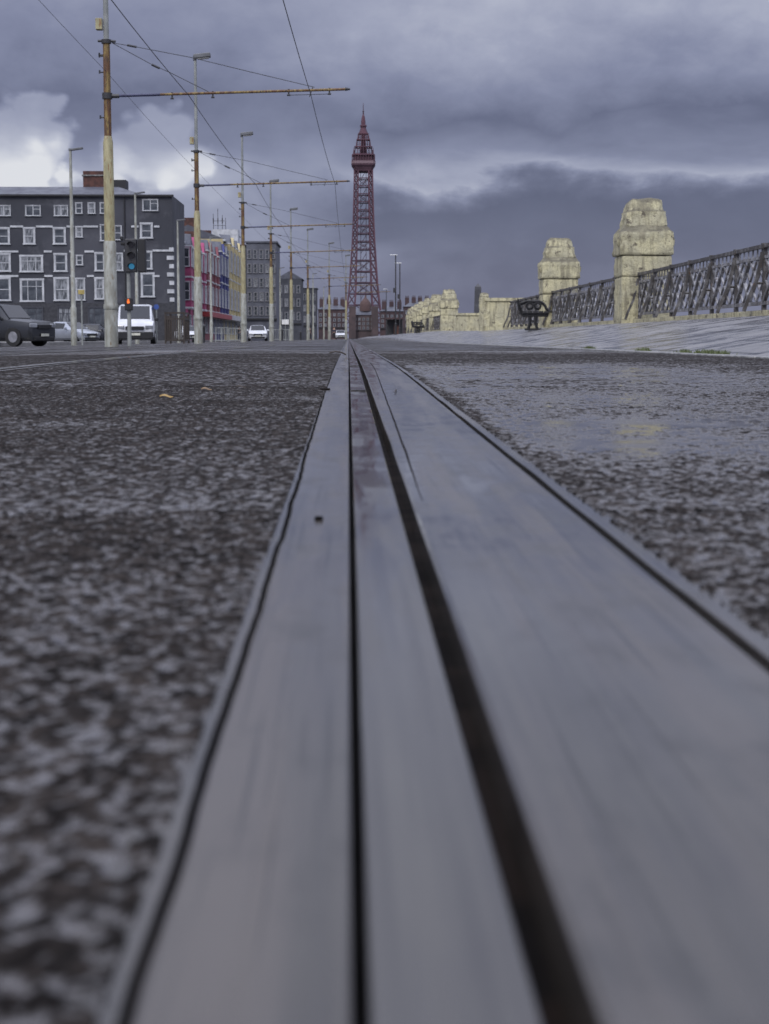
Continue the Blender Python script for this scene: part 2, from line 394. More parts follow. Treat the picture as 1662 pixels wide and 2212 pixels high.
az=Z(207,D1,245)-P1.z; aze=Z(192,D1,757)-P1.z; al=X(757,D1,192)-P1.x
def dpt(px,py): v=W(px,py,D1); return Vector((v.x-P1.x,0,v.z-P1.z))
pole=thing('tram_pole','nearest tram pole, tallest, rusty on top with pale wide foot beside the traffic light','pole',P1,group='tram poles with bracket arms')
h1=Z(520,D1,240)-P1.z; h2=Z(300,D1,235)-P1.z; h3=Z(88,D1,230)-P1.z
MB().lathe([(-.3,.165),(0.,.165),(h1-.05,.15),(h1,.125)]).build('foot_section',M_pgrey,pole,smooth=True)
MB().lathe([(.9,.172),(.93,.178),(.99,.178),(1.02,.172)]).build('foot_band',M_pgrey,pole,smooth=True)
MB().lathe([(h1-.02,.128),(h2-.08,.118),(h2+.08,.085)]).build('middle_section',M_pcream,pole,smooth=True)
MB().lathe([(h2,.088),(h3,.082)]).build('rusty_section',M_prust,pole,smooth=True)
MB().lathe([(h3-.02,.066),(10.55,.05)]).build('top_section',M_slim,pole,smooth=True)
MB().lathe([(az-.07,.1),(az-.07,.12),(az+.07,.12),(az+.07,.1)]).tube((.1,0,az),(.28,0,az),.05,.05,8).build('arm_collar',M_dk,pole)
MB().lathe([(h3-.06,.1),(h3-.06,.115),(h3+.03,.115),(h3+.03,.1)]).tube((.08,0,h3),(.22,0,h3-.01),.03,.03,8).tube((-.2,0,h3),(-.08,0,h3),.03,.03,8).build('stay_collar',M_dk,pole)
sl=(aze-az)/al
MB().tube((.28,0,az+.28*sl),(1.25,0,az+1.25*sl),.036,.036,8).build('arm_insulator',M_blue,pole)
MB().tube((1.2,0,az+1.2*sl),(al-.1,0,az+(al-.1)*sl),.031,.031,8).build('bracket_arm',M_prust,pole)
MB().tube((al-.12,0,aze),(al,0,aze),.045,.02,8).build('arm_end_cap',M_dk,pole)
for px in (372,460,624,712):
    p=dpt(px,203); xx=p.x; zz=az+xx*sl
    MB().tube((xx,0,zz+.04),(xx,0,zz-.1),.025,.02,6).tube((xx-.04,0,zz-.1),(xx+.04,0,zz-.1),.022,.022,6).build('wire_clamp',M_dk,pole)
p=dpt(676,190); MB().tube((p.x,0,p.z+.02),(p.x-.08,0,p.z-.2),.012,.012,5).tube((dpt(624,200).x,0,az+dpt(624,200).x*sl-.1),(dpt(712,195).x,0,az+dpt(712,195).x*sl-.1),.008,.008,5).build('contact_wire_hanger',M_dk,pole)
MB().path([dpt(242,92),dpt(285,99),dpt(415,124),dpt(550,157),dpt(680,188)],.0085,5).tube(dpt(275,97),dpt(295,101),.028,.028,6).build('stay_wire',M_dk,pole)
MB().path([dpt(242,92),dpt(330,140),dpt(365,155),dpt(455,200)],.0085,5).tube(dpt(328,139),dpt(345,147),.03,.03,6).build('stay_wire',M_dk,pole)
for i,zz in enumerate((az-.5,az+.55,az+.95,h3-.35)):
    MB().tube((-.17,0,zz),(-.07,0,zz),.018,.018,6).tube((-.17,0,zz-.03),(-.17,0,zz+.05),.022,.022,6).build('step_bolt',M_dk,pole)
lh=MB().box((.26,0,10.68),(.62,.3,.16),ry=R(-6)).tube((-.02,0,10.5),(-.02,0,10.7),.07,.07,8).build('lamp_head',M_lampg,pole,bevel=.03)
MB().box((.3,0,10.585),(.42,.22,.03),ry=R(-6)).build('lamp_lens',M_lens,lh)
MB().box((-.16,0,Z(52,D1,210)-P1.z),(.15,.2,.26)).build('control_box',M_pcream,pole,bevel=.01)
labs=['second tram pole from the camera, yellow rust streaks, right of the white van',
 'third tram pole, lamp on top, standing before the tall grey building','fourth tram pole, thin and rusty, at right end of grey building',
 'fifth tram pole, in front of the low dark building','sixth tram pole, small, just left of the tower',
 'seventh tram pole, close to the left tower leg','furthest tram pole, hair thin, beside the tower base']
PP=[P1.copy()]
for (px,D),lb in zip(((429,63),(527,86.5),(587,112),(630,136),(666,161),(712,185),(748,212)),labs):
    x=X(px,D); p=Vector((x,D,g(x,D))); PP.append(p)
    q=dup(pole,p,label=lb)
M_wire=pmat('wire_black',(.015,.015,.017),rough=.5)
def wire(pts,r,lab,sag=.12):
    mb=MB()
    for a,b_ in zip(pts[:-1],pts[1:]):
        n=8; pp=[]
        for k in range(n+1):
            t=k/n; p=a.lerp(b_,t); p=p.copy(); p.z-=4*sag*t*(1-t); pp.append(p)
        mb.path(pp,r,5)
    return tag(mb.build('overhead_wire',M_wire),lab,'wire')
w1=[W(672,205,40),W(724,396,63),W(732,487,86.5),W(738,542,112),W(742,575,136),W(745,600,161),W(750,620,185),W(752,632,212)]
w1=[w1[0]+(w1[0]-w1[1])*1.1]+w1; wire(w1,.0085,'tram contact wire dropping almost straight to the tower foot')
w2=[W(409,207,40),W(553,398,63),W(611,489,86.5),W(644,543,112),W(667,576,136),W(690,600,161),W(712,620,185)]
w2=[w2[0]+(w2[0]-w2[1])*1.1]+w2; wire(w2,.0085,'diagonal contact wire crossing in front of the second tram pole')
w3=[PP[i]+Vector((.0,0,az+.55)) for i in range(6)]; w3=[w3[0]+(w3[0]-w3[1])*1.1]+w3
wire(w3,.005,'thin feeder wire strung from pole to pole at the far left',.05)
# ------------------------------------------------------------------ street lamps
D=71.; x=X(160,D); hh=Z(324,D,150)-g(x,D)
sl_=thing('street_lamp','pale street lamp standing before the left end of the dark hotel','street lamp',(x,D,g(x,D)),group='pale street lamps along the road')
MB().lathe([(-.2,.13),(1.6,.13),(1.65,.10),(hh,.055)]).build('lamp_post',M_pgrey,sl_,smooth=True)
MB().tube((0,0,hh-.05),(.1,0,hh+.04),.03,.03,6).box((.28,0,hh+.05),(.5,.2,.08),ry=R(-8)).box((0,0,hh+.02),(.14,.14,.1)).build('lamp_head',M_lampg,sl_,bevel=.015)
for px,D,lb in ((297,92,'street lamp behind the traffic light against the dark hotel'),(387,113,'street lamp at the white quoined corner of the dark hotel'),
    (457,132,'street lamp in front of the pink terrace'),(677,208,'distant street lamp left of the tower near the sixth tram pole'),(700,262,'small far street lamp by the brick houses'),(606,190,'street lamp before the low dark building')):
    x=X(px,D); dup(sl_,(x,D,g(x,D)),label=lb)
D=178; x=X(855,D); z0=pz(x,D)
pl=thing('promenade_lamp','taller black promenade lamp with flat white head right of the tower','street lamp',(x,D,z0),group='black promenade lamps')
hh=Z(551,D,853)-z0
MB().lathe([(0,.13),(1.2,.12),(1.25,.075),(hh,.06)]).build('lamp_post',M_dk,pl,smooth=True)
MB().box((-.2,0,hh+.03),(.75,.28,.08)).build('lamp_head',M_white,pl,bevel=.02)
MB().box((-.12,0,hh*.56),(.3,.25,.5)).build('control_box',M_dk,pl)
D2=188; dup(pl,(X(864,D2),D2,pz(5,D2)-.4),label='slightly shorter black promenade lamp just right of the first')
D2=300; dup(pl,(X(835,D2),D2,pz(5,D2)),label='small distant black lamp close to the right tower leg')
# ------------------------------------------------------------------ traffic light
D=44.; x=X(280,D); z0=g(x,D)
tl=thing('traffic_light','black traffic signal with a dim blue green lamp beside the nearest tram pole','traffic light',(x,D,z0))
zt=Z(516,D,285)-z0; zb=Z(588,D,285)-z0
MB().lathe([(-.1,.055),(zt-.1,.05)]).build('signal_post',M_slim,tl,smooth=True)
hd=MB().box((.08,0,(zt+zb)/2),(.3,.22,zt-zb)); hb=hd.build('signal_head',M_dk,tl,bevel=.02)
M_blk=pmat('black_backing',(.012,.012,.013),rough=.5)
M_on=pmat('signal_lit',(.02,.12,.2),emit=(.04,.25,.45),es=.55,rough=.3); M_off=pmat('signal_dark_lens',(.02,.012,.012),rough=.25)
for i in range(3):
    zz=zb+.15+i*(zt-zb-.3)/2; 
    MB().tube((.1,-.125,zz),(.1,-.112,zz),.075,.075,14).build('signal_lens',M_on if i==0 else M_off,hb)
    v=MB()
    for k in range(8):
        a0=math.pi*k/8; a1=math.pi*(k+1)/8
        v.add([(.1+.1*math.cos(a0),-.11,zz+.1*math.sin(a0)),(.1+.1*math.cos(a1),-.11,zz+.1*math.sin(a1)),(.1+.1*math.cos(a1),-.28,zz+.1*math.sin(a1)-.02),(.1+.1*math.cos(a0),-.28,zz+.1*math.sin(a0)-.02)],[(0,1,2,3)])
    v.build('visor',M_blk,hb)
MB().box((.36,.06,(zt+zb)/2),(.2,.3,zt-zb)).box((-.12,.1,zt-.12),(.16,.2,.08)).box((-.16,0,zt+.02),(.08,.16,.1)).build('rear_signal_head',M_blk,tl,bevel=.02)
zp=Z(657,D,280)-z0
pb=MB().box((0,-.03,zp),(.2,.2,.32)).build('pedestrian_signal',M_blk,tl,bevel=.015)
M_or=pmat('orange_lit',(.5,.1,.02),emit=(1,.17,.02),es=1.3)
MB().box((.0,-.135,zp+.05),(.06,.01,.06)).box((-.02,-.135,zp+.10),(.012,.01,.05)).box((.0,-.135,zp+.11),(.012,.01,.06)).box((.02,-.135,zp+.10),(.012,.01,.05)).build('lit_symbol',M_or,pb)
# ------------------------------------------------------------------ signs & street furniture on the left
def signpost(px,D,top,lab,col,shape='round',w=.5):
    x=X(px,D); z0=g(x,D); t=thing('road_sign',lab,'sign',(x,D,z0)); h=Z(top,D,px)-z0
    MB().tube((0,0,-.1),(0,0,h),.035,.035,8).build('sign_post',M_slim,t)
    if shape=='round': MB().tube((0,-.05,h-w/2),(0,-.04,h-w/2),w/2,w/2,20).build('sign_face',col,t)
    else: MB().box((0,-.05,h-w*.35),(w,.02,w*.7)).build('sign_face',col,t,bevel=.01)
M_bsign=pmat('blue_sign',(.03,.07,.25),(.03,.06,.2),rough=.4); M_ysign=pmat('yellow_sign',(.42,.33,.1),rough=.4)
signpost(178,68,626,'small yellow sign on a thin pole near the silver hatchback',M_ysign,'rect',.26)
signpost(339,84,657,'round blue sign on a pole right of the white van',M_bsign,'round',.27)
signpost(617,165,690,'small white sign plate before the low dark building',M_white,'rect',.7)
D=76; x=X(380,D); t=thing('guard_rail','dark brown barred guard rail cage between white van and second tram pole','railing',(x,D,g(x,D)))
M_brn=pmat('brown_rail_paint',(.035,.025,.018),rough=.5)
w=.84; hh=1.42
for s in (-1,1):
    for yy in (-.4,1.8): MB().box((s*w/2,yy,hh/2),(.08,.08,hh)).build('post',M_brn,t)
for zz in (.15,hh-.03,hh-.3):
    MB().box((0,-.4,zz),(w,.05,.08)).box((-w/2,.7,zz),(.05,2.2,.08)).box((w/2,.7,zz),(.05,2.2,.08)).build('rail',M_brn,t)
bb=MB()
for k in range(8): bb.box((-w/2+.1+k*.091,-.4,hh/2),(.055,.04,hh-.3))
for k in range(14):
    for s in (-1,1): bb.box((s*w/2,-.25+k*.15,hh/2),(.04,.04,hh-.3))
bb.build('bars',M_brn,t)
def railing(px0,px1,D,lab,hh=1.0):
    x0,x1=X(px0,D),X(px1,D); z0=g((x0+x1)/2,D); t=thing('pedestrian_railing',lab,'railing',((x0+x1)/2,D,z0),group='grey pedestrian railings'); L=x1-x0
    b_=MB(); n=int(L/.14)
    for k in range(n): b_.tube((-L/2+L*(k+.5)/n,0,.12),(-L/2+L*(k+.5)/n,0,hh),.015,.015,5)
    b_.build('bars',M_slim,t)
    for zz in (.12,hh): MB().tube((-L/2,0,zz),(L/2,0,zz),.03,.03,6).build('rail',M_slim,t)
    for s in (-1,0,1): MB().tube((s*L/2,0,-.1),(s*L/2,0,hh+.05),.035,.035,6).build('post',M_slim,t)
railing(466,492,118,'grey pedestrian railing in front of the blue house'); railing(495,524,125,'grey pedestrian railing left of the small silver car front')
railing(590,625,150,'grey railing between fourth and fifth tram poles')
def bollard(px,D,lab):
    x=X(px,D); t=tag(MB().lathe([(-.1,.09),(.8,.08),(.86,.11),(.92,.11),(1.0,.06),(1.03,.02)],n=12).build('bollard',M_dk,smooth=True),lab,'bollard'); t.location=(x,D,g(x,D))
bollard(440,90,'black bollard right of the second tram pole'); bollard(610,140,'black bollard right of the fourth tram pole'); bollard(650,190,'tiny black bollard right of the fifth tram pole')
# ------------------------------------------------------------------ vehicles
M_tyre=pmat('tyre_rubber',(.015,.015,.015),rough=.7); M_rim=pmat('wheel_alloy',(.35,.35,.36),rough=.35,metal=.6)
M_glass=pmat('car_glass',(.012,.014,.017),rough=.1); M_hl=pmat('headlight_glass',(.22,.23,.25),rough=.15); M_pl=pmat('plate_white',(.6,.6,.5),rough=.4)
M_red=pmat('tail_light_red',(.35,.02,.02),rough=.25)
def paint(name,c,metal=.1,r=.22):
    m=pmat(name,c,tuple(k*.88 for k in c),rough=r,metal=metal,scale=1.5); return m
def vehicle(name,label,cat,loc,rz,mat,L,Wd,secs,cabin,wr,front=True,badge=True):
    t=thing(name,label,cat,loc,rz); hw=Wd/2
    rings=[]; glassq=[]
    for f_,be,ro,rw,wf in secs:
        y=-L/2+f_*L; a=hw*wf; r_=a*rw
        half=[(a*.86,.22),(a*.98,.36),(a,be*.72),(a*.97,be),(r_,max(ro-.07,be+.004)),(r_*.82,ro)]
        rings.append([Vector((xx,y,zz)) for xx,zz in half]+[Vector((-xx,y,zz)) for xx,zz in reversed(half)])
        glassq.append((Vector((r_*.95,y,ro)),Vector((-r_*.95,y,ro))))
    MB().loft(rings).build('body',mat,t,smooth=True,bevel=.015)
    def panel(q,ins,off,nm,m_,par=t):
        c=sum(q,Vector())/4; nrm=(q[1]-q[0]).cross(q[3]-q[0]).normalized()
        if nrm.dot(c-Vector((0,c.y if abs(nrm.x)>.5 else 0,.9)))<0: nrm=-nrm
        vs=[p.lerp(c,ins)+nrm*off for p in q]; vs2=[p.lerp(c,ins)-nrm*.01 for p in q]
        MB().add(vs+vs2,[(0,1,2,3),(4,7,6,5),(0,4,5,1),(1,5,6,2),(2,6,7,3),(3,7,4,0)]).build(nm,m_,par)
    i0,i1=cabin
    panel([glassq[i0][0],glassq[i0+1][0],glassq[i0+1][1],glassq[i0][1]],.06,.02,'windscreen',M_glass)
    panel([glassq[i1][0],glassq[i1+1][0],glassq[i1+1][1],glassq[i1][1]],.1,.02,'rear_window',M_glass)
    for i in range(i0+1,i1):
        for a,b_ in ((3,4),(8,7)):
            panel([rings[i][a],rings[i+1][a],rings[i+1][b_],rings[i][b_]],.1,.02,'side_window',M_glass)
    for sx_ in (-1,1):
        for yy in (-L*.31,L*.30):
            w_=MB().tube((sx_*(hw-.2),yy,wr),(sx_*(hw+.015),yy,wr),wr,wr,20).build('wheel',M_tyre,t)
            MB().tube((sx_*(hw+.0),yy,wr),(sx_*(hw+.025),yy,wr),wr*.62,wr*.58,12).build('rim',M_rim,w_)
        be=secs[1][1]
        MB().box((sx_*hw*.72,-L/2+.07,be*.86),(hw*.40,.2,.17),rz=sx_*R(14)).build('headlight',M_hl,t,bevel=.03)
        MB().box((sx_*hw*.78,L/2-.02,be*.95),(hw*.28,.08,.22)).build('tail_light',M_red,t,bevel=.02)
        bz=secs[i0][1]+.08; yy=-L/2+L*(secs[i0+1][0]*.4+secs[i0][0]*.6)
        MB().box((sx_*(hw+.09),yy+.1,bz),(.2,.1,.16)).build('wing_mirror',mat if badge else M_blk,t,bevel=.03)
    MB().box((0,-L/2-.03,be*.82),(hw*.95,.1,.16)).build('grille',M_blk,t,bevel=.01)
    if badge: MB().box((0,-L/2-.005,.33),(hw*1.45,.07,.16)).build('lower_intake',M_blk,t,bevel=.02)
    else: MB().box((0,-L/2-.02,.42),(hw*1.9,.16,.36)).build('front_bumper',M_blk,t,bevel=.04)
    MB().box((0,-L/2-.06 if badge else -L/2-.115,.48),(.52,.02,.11)).build('number_plate',M_pl,t)
    return t
hatch=[(0,.62,.64,.8,.80),(.035,.72,.74,.85,.94),(.14,.82,.86,.85,1),(.29,.92,.97,.84,1),(.45,.95,1.42,.74,1),(.72,.97,1.46,.74,1),(.9,.98,1.34,.74,.97),(.985,.93,.98,.8,.92),(1,.8,.82,.8,.86)]
van=[(0,.78,.82,.86,.86),(.03,.95,1.0,.86,.96),(.16,1.12,1.2,.86,1),(.33,1.22,1.86,.84,1),(.6,1.25,1.96,.86,1),(.95,1.25,1.96,.86,1),(1,1.2,1.88,.84,.97)]
pick=[(0,.85,.88,.86,.85),(.03,1.0,1.04,.86,.97),(.26,1.1,1.16,.86,1),(.37,1.15,1.72,.8,1),(.58,1.17,1.78,.8,1),(.64,1.14,1.2,.86,1),(.98,1.14,1.17,.88,1),(1,1.0,1.03,.88,.98)]
P_wh=paint('white_car_paint',(.55,.56,.57)); P_si=paint('silver_car_paint',(.34,.36,.39),.5); P_dk=paint('dark_grey_car_paint',(.035,.037,.041),.3); P_bk=paint('black_car_paint',(.02,.022,.028))
def gl(px,D): x=X(px,D); return (x,D,g(x,D))
vehicle('parked_van','white van facing the camera with black lower bumper, behind the traffic light','van',gl(294,82),R(6),P_wh,4.8,1.86,van,(2,4),.33,badge=False)
vehicle('pickup_truck','dark grey pickup truck cut by the left edge of the frame','truck',gl(-2,70),R(64),P_dk,4.6,1.85,pick,(2,4),.39)
vehicle('parked_car','silver hatchback parked side on before the dark hotel','car',gl(154,112),R(52),P_si,4.0,1.72,hatch,(3,6),.31)
vehicle('parked_car','black car almost hidden right of the silver hatchback','car',gl(216,128),R(80),P_bk,4.0,1.7,hatch,(3,6),.31)
vehicle('parked_car','small silver white car facing the camera before the tall grey building','car',gl(557,152),R(4),P_wh,3.7,1.72,hatch,(3,6),.30)
vehicle('parked_car','white car half hidden by the second tram pole','car',gl(408,146),R(20),P_wh,4.1,1.75,hatch,(3,6),.31)
vehicle('distant_car','tiny white car near the vanishing point left of the tower','car',gl(736,262),R(2),P_wh,4.1,1.75,hatch,(3,6),.31)
# ------------------------------------------------------------------ people
sk=pmat('skin_tone',(.45,.28,.2),rough=.6)
def make_person(px,D,lab,jc,pc):
    x=X(px,D); t=thing('person',lab,'person',(x,D,g(x,D)))
    pts=[(0,0,.92),(0,0,1.15),(0,0,1.4),(0,-.01,1.5),(0,-.02,1.6),(0,-.02,1.7),
         (-.1,0,.86),(-.11,-.06,.48),(-.11,.0,.08),(-.11,-.14,.04),(.1,0,.86),(.12,.05,.48),(.12,.14,.08),(.12,.0,.04),
         (-.19,0,1.38),(-.25,.02,1.1),(-.24,-.06,.86),(-.24,-.08,.76),(.19,0,1.38),(.25,.02,1.1),(.24,-.06,.86),(.24,-.08,.76)]
    ed_=[(0,1),(1,2),(2,3),(3,4),(4,5),(0,6),(6,7),(7,8),(8,9),(0,10),(10,11),(11,12),(12,13),(2,14),(14,15),(15,16),(16,17),(2,18),(18,19),(19,20),(20,21)]
    rad=[.14,.13,.14,.055,.09,.075,.09,.065,.045,.04,.09,.065,.045,.04,.06,.05,.035,.03,.06,.05,.035,.03]
    def sk_(name,pts,edges,rad,mat):
        me=bpy.data.meshes.new(name); me.from_pydata(pts,edges,[]); me.materials.append(mat)
        o=bpy.data.objects.new(name,me); COL.objects.link(o); o.parent=t
        bpy.context.view_layer.objects.active=o
        o.modifiers.new('s','SKIN')
        if len(me.skin_vertices)==0: bpy.context.view_layer.update()
        if len(me.skin_vertices):
            d=me.skin_vertices[0].data
            for i,r_ in enumerate(rad): d[i].radius=(r_,r_)
            d[0].use_root=True
        s=o.modifiers.new('u','SUBSURF'); s.levels=1; s.render_levels=1
    sk_('body',pts,ed_,rad,sk)
    jp=[0,1,2,14,15,16,18,19,20]; mp={a:i for i,a in enumerate(jp)}
    sk_('jacket',[pts[i] for i in jp],[(mp[a],mp[b_]) for a,b_ in ed_ if a in mp and b_ in mp],[.16,.155,.165,.08,.068,.052,.08,.068,.052],jc)
    tp=[0,6,7,8,10,11,12]; mp={a:i for i,a in enumerate(tp)}
    sk_('trousers',[pts[i] for i in tp],[(mp[a],mp[b_]) for a,b_ in ed_ if a in mp and b_ in mp],[.15,.105,.08,.06,.105,.08,.06],pc)
    MB().lathe([(1.64,.105),(1.7,.105),(1.77,.07),(1.79,.02)],(0,.0,0),12).build('hair',M_twig,t,smooth=True)
J1=pmat('black_cloth',(.02,.02,.025),rough=.8); J2=pmat('navy_cloth',(.03,.035,.06),rough=.8)
make_person(517,196,'person in dark jacket walking left of the small white car',J1,J2)
make_person(669,222,'person in black standing by the sixth tram pole',J1,J1)
make_person(722,230,'person in navy jacket beside the tiny distant white car',J2,J1)
# ------------------------------------------------------------------ buildings
M_pane=pmat('window_pane',(.025,.03,.036),(.09,.10,.11),rough=.12,r2=.2,scale=1.3,thr=(.35,.7))
M_pane2=pmat('curtained_pane',(.22,.23,.24),(.05,.055,.06),rough=.18,r2=.3,scale=2,st=(3,1,.6),thr=(.4,.6))
M_trim=pmat('white_trim',(.46,.47,.48),(.34,.35,.36),rough=.6,scale=1.5)
wcache={}
def window(parent,loc,w,h,rz=0,style='sash',surround=.18,mat=None,pane=None):
    mat=mat or M_trim; pane=pane or (M_pane2 if random.random()<.4 else M_pane)
    key=(round(w,2),round(h,2),style,surround,mat.name)
    if key not in wcache:
        mb=MB(); s=surround
        if s:
            mb.box((-(w+s)/2,-.04,h/2),(s,.08,h)).box(((w+s)/2,-.04,h/2),(s,.08,h)).box((0,-.045,h+s*.6),(w+2*s+.04,.09,s*1.2)).box((0,-.07,-s*.35),(w+2*s+.1,.14,s*.7))
        fr=.06; 
        mb.box((-w/2+fr/2,-.02,h/2),(fr,.04,h-.004)).box((w/2-fr/2,-.02,h/2),(fr,.04,h-.004)).box((0,-.022,h-fr/2),(w-2*fr,.044,fr)).box((0,-.022,fr/2),(w-2*fr,.044,fr))
        if style=='sash': mb.box((0,-.025,h*.5),(w-2*fr,.05,.06))
        elif style=='casement': mb.box((0,-.025,h*.5),(.07,.05,h-2*fr)).box((w*.25,-.025,h*.66),(w*.5-.1,.04,.05))
        elif style=='triple': mb.box((-w*.2,-.025,h*.5),(.06,.05,h-2*fr)).box((w*.2,-.025,h*.5),(.06,.05,h-2*fr)).box((0,-.02,h*.7),(w-2*fr,.035,.05))
        o=mb.build('window',mat,parent); 
        p=MB().add([(-w/2+.02,-.012,.02),(w/2-.02,-.012,.02),(w/2-.02,-.012,h-.02),(-w/2+.02,-.012,h-.02)],[(0,1,2,3)]).build('pane',pane,None)
        wcache[key]=(o.data,p.data); bpy.data.objects.remove(o); bpy.data.objects.remove(p)
    a,b_=wcache[key]
    o=bpy.data.objects.new('window',a); COL.objects.link(o); o.parent=parent; o.location=loc; o.rotation_euler=(0,0,rz)
    pp=bpy.data.objects.new('pane',b_); COL.objects.link(pp)
    pp.parent=o
    pp.material_slots[0].link='OBJECT'; pp.material_slots[0].material=pane
    return o
def pxw(parent,x0,x1,y0,y1,D,Yf,**k):
    a=W(x0,y1,D); b_=W(x1,y0,D)
    return window(parent,((a.x+b_.x)/2,Yf,a.z),b_.x-a.x,b_.z-a.z,**k)
M_hotel=pmat('slate_grey_render',(.052,.054,.065),(.036,.038,.046),rough=.75,scale=.25,thr=(.35,.65),c3=(.068,.070,.080),thr3=(.5,.7))
M_slate=pmat('roof_slate',(.08,.085,.10),(.055,.058,.073),rough=.5,scale=1.2,bump=.02,bscale=3)
M_brick=pmat('dark_red_brick',(.09,.038,.028),(.055,.028,.023),rough=.8,scale=2,bump=.01,bscale=8)
D=150.; Hx0=-42.; Hx1=X(374,D,600); Ht=Z(421,D,300); 
hot=thing('dark_hotel','large dark grey painted hotel with white window surrounds at the left','building',(0,0,0))
MB().box(((Hx0+Hx1)/2,D+5.5,Ht/2-.3),(Hx1-Hx0,11,Ht+.6)).build('wall',M_hotel,hot)
z3=Z(655,D); MB().box(((Hx0+Hx1)/2,D-.35,z3/2-.3),(Hx1-Hx0+.4,.8,z3+.6)).build('ground_floor_wall',pmat('ground_floor_grey',(.035,.036,.042),rough=.7),hot)
xa=X(248,D,400); zt_=Z(398,D,200); xb=X(312,D,420)
MB().add([(Hx0,D-.1,Ht),(xb,D-.1,Ht),(xa,D+2.5,zt_),(Hx0,D+2.5,zt_),(Hx0,D+10,Ht),(xb,D+10,Ht),(xa,D+8,zt_),(Hx0,D+8,zt_)],[(0,1,2,3),(1,5,6,2),(5,4,7,6),(3,2,6,7),(4,0,3,7),(0,4,5,1)]).build('roof',M_slate,hot)
xc0,xc1=X(168,D,385),X(224,D,385)
MB().box(((xc0+xc1)/2,D+4,Z(380,D)-.4),(xc1-xc0,2,2.2)).build('chimney_stack',M_brick,hot)
MB().box((X(243,D,385),D+4.2,Z(390,D)-.3),(1.5,1.8,1.3)).build('roof_box',M_blk,hot)
MB().box(((xc0+xc1)/2,D+4,Z(373,D)+.02),(xc1-xc0+.2,2.2,.12)).build('chimney_cap',M_conc,hot)
MB().box(((Hx0+Hx1)/2,D-.12,Ht-.05),(Hx1-Hx0+.3,.3,.16)).build('gutter',M_blk,hot)
def wpx(x0,x1,y0,y1,style='sash',sur=.13): pxw(hot,x0,x1,y0,y1,D,D-.003,style=style,surround=sur)
for x0,x1 in ((-62,-34),(-5,22),(56,87),(118,146)): wpx(x0,x1,444,466,'casement',.04)
for x0,x1 in ((164,177),(191,205),(217,226)): wpx(x0,x1,438,461,'sash',.04)
wpx(309,341,431,455,'casement',.04)
for x0,x1 in ((-50,-32),(-4,18),(54,73),(118,139)): wpx(x0,x1,494,526)
wpx(165,177,490,512,'sash',.06); wpx(218,232,486,520,'sash',.06); wpx(306,327,484,513); wpx(248,262,488,518,'sash',.05)
for x0,x1 in ((-60,-20),(46,90)): wpx(x0,x1,554,586,'triple')
for x0,x1 in ((-5,20),(120,142)): wpx(x0,x1,550,585)
wpx(166,178,552,572,'sash',.06); wpx(208,224,548,584); wpx(250,264,548,584,'sash',.08); wpx(306,326,545,580)
for x0,x1 in ((-60,-20),(47,92)): wpx(x0,x1,605,650,'triple')
for x0,x1 in ((-5,20),(120,146)): wpx(x0,x1,602,648)
wpx(166,182,602,648,'sash',.08); wpx(208,223,602,645); wpx(308,331,592,640)
for x0,x1 in ((50,95),(130,160),(195,235),(300,330)):
    a=W(x0,705,D); b_=W(x1,665,D); window(hot,((a.x+b_.x)/2,D-.753,a.z),b_.x-a.x,b_.z-a.z,style='triple',surround=.08,mat=M_hotel)
for ys,segs in ((489,((-80,-54),(-28,-8),(22,50),(78,114),(144,160),(180,212),(284,300),(333,345))),(543,((-80,40),(95,112),(150,160),(183,203))),(596,((-80,40),(96,114),(152,162),(188,203),(330,345))),(541,((330,372),(268,300)))):
    for a,b_ in segs:
        p=W(a,ys,D); q=W(b_,ys,D); MB().box(((p.x+q.x)/2,D-.04,p.z),(q.x-p.x,.09,.17)).build('string_course',M_trim,hot)
for k in range(9):
    zz=Z(688-k*18,D); w_=.55 if k%2 else .35
    MB().box((Hx1-w_/2+.05,D+.2,zz+.2),(w_+.04,.6 if k%2 else .5,.36)).build('quoin',M_trim,hot)
MB().tube((X(270,D,500),D-.06,0),(X(270,D,500),D-.06,Ht-.2),.06,.06,6).build('drainpipe',M_blk,hot)
